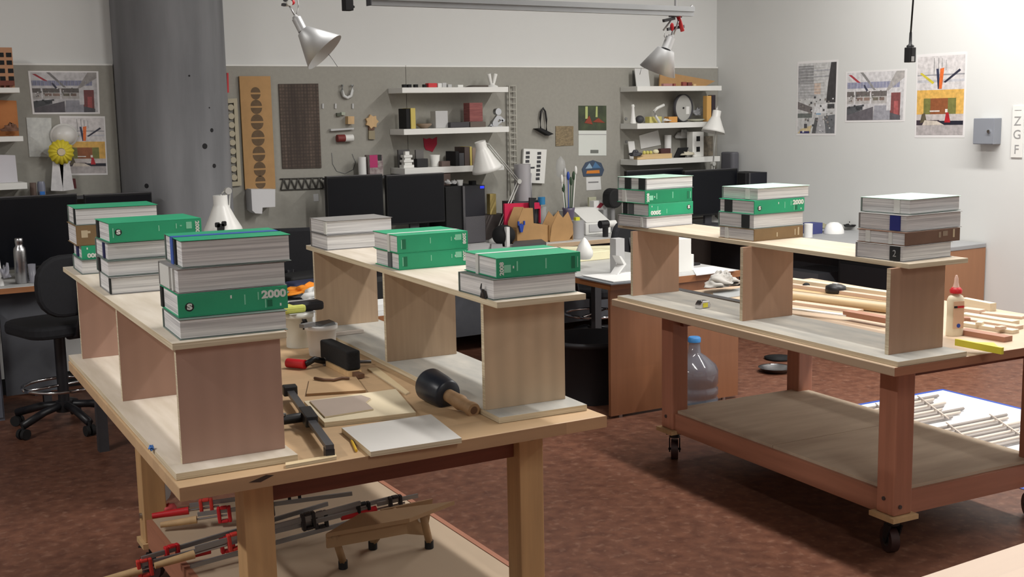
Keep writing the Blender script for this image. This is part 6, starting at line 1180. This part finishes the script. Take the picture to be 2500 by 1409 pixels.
for p_, top_ in (((0, 0), c0.lerp(c1, .12)), ((e1.x, e1.y), c1.lerp(c2_, .35)), ((e1.x-.16, e1.y+.10), c3.lerp(c2_, .4))):
    B_ = Vector((p_[0], p_[1], .022)); U_ = Vector((top_.x+.0, top_.y+.02, zt_-.002)); MB().tube([B_, U_], .013, 6).build('leg', PB, t); MB().cyl(B_-Vector((0, 0, .022)), B_+Vector((0, 0, .004)), .015, 12).build('foot', RUBBER, t)
G = [Zp(px, py, zs+.1) for px, py in ((1000, 1276), (1046, 1322), (1030, 1242), (990, 1262))]
sp_ = MB().prism([(c1.x-.05, .085), (e1.x+.01, .03), (c2_.x-.03, zt_-.002), (c1.x-.02, zt_-.002)], e1.y+.035, e1.y+.043); sp_.build('side_panel', PB, t)
ov = MB().lathe([(.018, 0), (.018, .0008)], 20, 0, Matrix.Translation((e1.x-.012, e1.y+.0345, .105)) @ Matrix.Rotation(PI/2, 4, 'X') @ Matrix.Diagonal((.7, 1.35, 1, 1))); ov.build('oval_hole', mat('hole_light', (206, 196, 178), .8), t)
CB = mat('clamp_bar', (150, 152, 156), .38, .6); 
def bar_clamp(p, q, z0, z1, label, s1=.18, s2=.55, hand=RED, tip=TAN, jaws=True, handle_end=True):
    A_, B_ = Zp(*p, z0), Zp(*q, z1); d_ = B_-A_; L2 = d_.length; t_ = thing('bar_clamp', label, 'clamp', A_, 0, 'long bar clamps piled on the lower shelf'); R_ = d_.to_track_quat('X', 'Z').to_matrix().to_4x4(); t_.matrix_world = Matrix.Translation(A_) @ R_
    MB().box(0.06, L2, -.004, .004, -.007, .007).build('bar', CB, t_)
    if handle_end: MB().cyl((-.07, 0, -.02), (.055, 0, -.018), .010, 12, r2=.014).build('handle', tip, t_); MB().cyl((.0555, 0, -.018), (.16, 0, -.016), .004, 8).build('screw', STEEL, t_)
    for s_, nm in ((s1, 'sliding_jaw'), (s2, 'fixed_jaw')):
        if not jaws: continue
        x = L2*s_; j = MB(); j.box(x-.024, x-.012, -.011, .011, -.042, .016); j.box(x+.012, x+.024, -.011, .011, -.042, .016); j.box(x-.0118, x+.0118, -.011, .011, .0075, .017); j.box(x-.0118, x+.0118, -.011, .011, -.042, -.032); j.build(nm, hand if nm == 'sliding_jaw' else IRON, t_, bevel=.003)
    return t_
RW = mat('clamp_red', (206, 58, 50), .5, var=.05, vscale=20)
bar_clamp((300, 1390), (905, 1240), .295, .36, 'bar clamp with a pale handle sticking out over the black caster', .08, .5, RW)
bar_clamp((300, 1378), (800, 1230), .315, .35, 'bar clamp with its bar end over the caster, behind the pale handle', .22, .6, RED, RED, handle_end=False)
bar_clamp((420, 1395), (1010, 1232), .275, .30, 'flat grey pipe clamp nearest the viewer on the lower shelf', .8, .3, IRON, TAN, jaws=False, handle_end=False)
bar_clamp((470, 1340), (960, 1215), .30, .36, 'bar clamp with a bright red grip in the middle of the pile', .16, .62, RED, RED)
bar_clamp((430, 1352), (880, 1228), .33, .385, 'bar clamp with tan handle on top of the pile', .3, .7, RW, TAN)
bar_clamp((420, 1240), (790, 1190), .33, .36, 'bar clamp with a red tip pointing to the pale far leg', .22, .8, RW, RED)
bar_clamp((440, 1262), (860, 1205), .30, .34, 'bar clamp with two red jaws at the rear of the pile', .25, .5, RED, TAN)
bar_clamp((880, 1240), (1020, 1210), .365, .375, 'short clamp with a dark red grip on the plywood stand', .05, .6, MATTBLK, RED, handle_end=True)
P = Zp(412, 1245, .27); solo(MB().blob((0, 0, .02), (.03, .02, .022), .2, flat=0), 'clamp_pad', mat('pad_coral', (206, 80, 84), .6), 'coral red clamp pad on the shelf corner by the pale leg', 'pad', (P.x, P.y, zs+.0006))
P = Zp(410, 1215, .3); solo(MB().cyl((0, 0, .04), (0, .03, .04), .04, 18), 'tape_roll', LGREY, 'pale tape roll beside the far pale leg under the bench', 'tape', (P.x, P.y+.1, zs+.0006))
MB().lathe([(r_*.9, .006), (r_*.97, .015), (r_*.97, .095), (r_*.9, .1)], 36).build('water', mat('jug_water', (70, 84, 100), .1, alpha=.6), t) if 0 else None
# ------------------------------------------------------------------ light: long ceiling fixtures, one added fill lamp, dim room
def tube_light(name, x, y0, y1, z, power, col=(1, .97, .93), w=.12, sx=None):
    ld = bpy.data.lights.new(name, 'AREA'); ld.shape = 'RECTANGLE'; ld.size = w; ld.size_y = y1-y0; ld.energy = power; ld.color = col; o = bpy.data.objects.new(name, ld); C.objects.link(o); o.location = (x, (y0+y1)/2, z); return o
tube_light('light_row_left', -2.1, 2.3, 4.4, 4.0, 145)  # left-hand ceiling row; no window stands beside it
tube_light('fill_light_behind_viewer', 1.5, -3.2, -.8, 4.0, 75)  # added fill lamp to soften the front; no known fixture there
tube_light('light_row_benches', 3.3, 2.3, 4.5, 3.75, 104)
tube_light('light_row_wall', 5.9, 1.2, 5.6, 3.5, 190)
w = bpy.data.worlds.new('room_air'); w.use_nodes = True; w.node_tree.nodes['Background'].inputs['Color'].default_value = (.5, .52, .56, 1); w.node_tree.nodes['Background'].inputs['Strength'].default_value = .05
sc = bpy.context.scene; sc.world = w
sc.view_settings.view_transform = 'Standard'; sc.view_settings.look = 'None'; sc.view_settings.gamma = 1; sc.view_settings.use_curve_mapping = False; sc.view_settings.exposure = 0
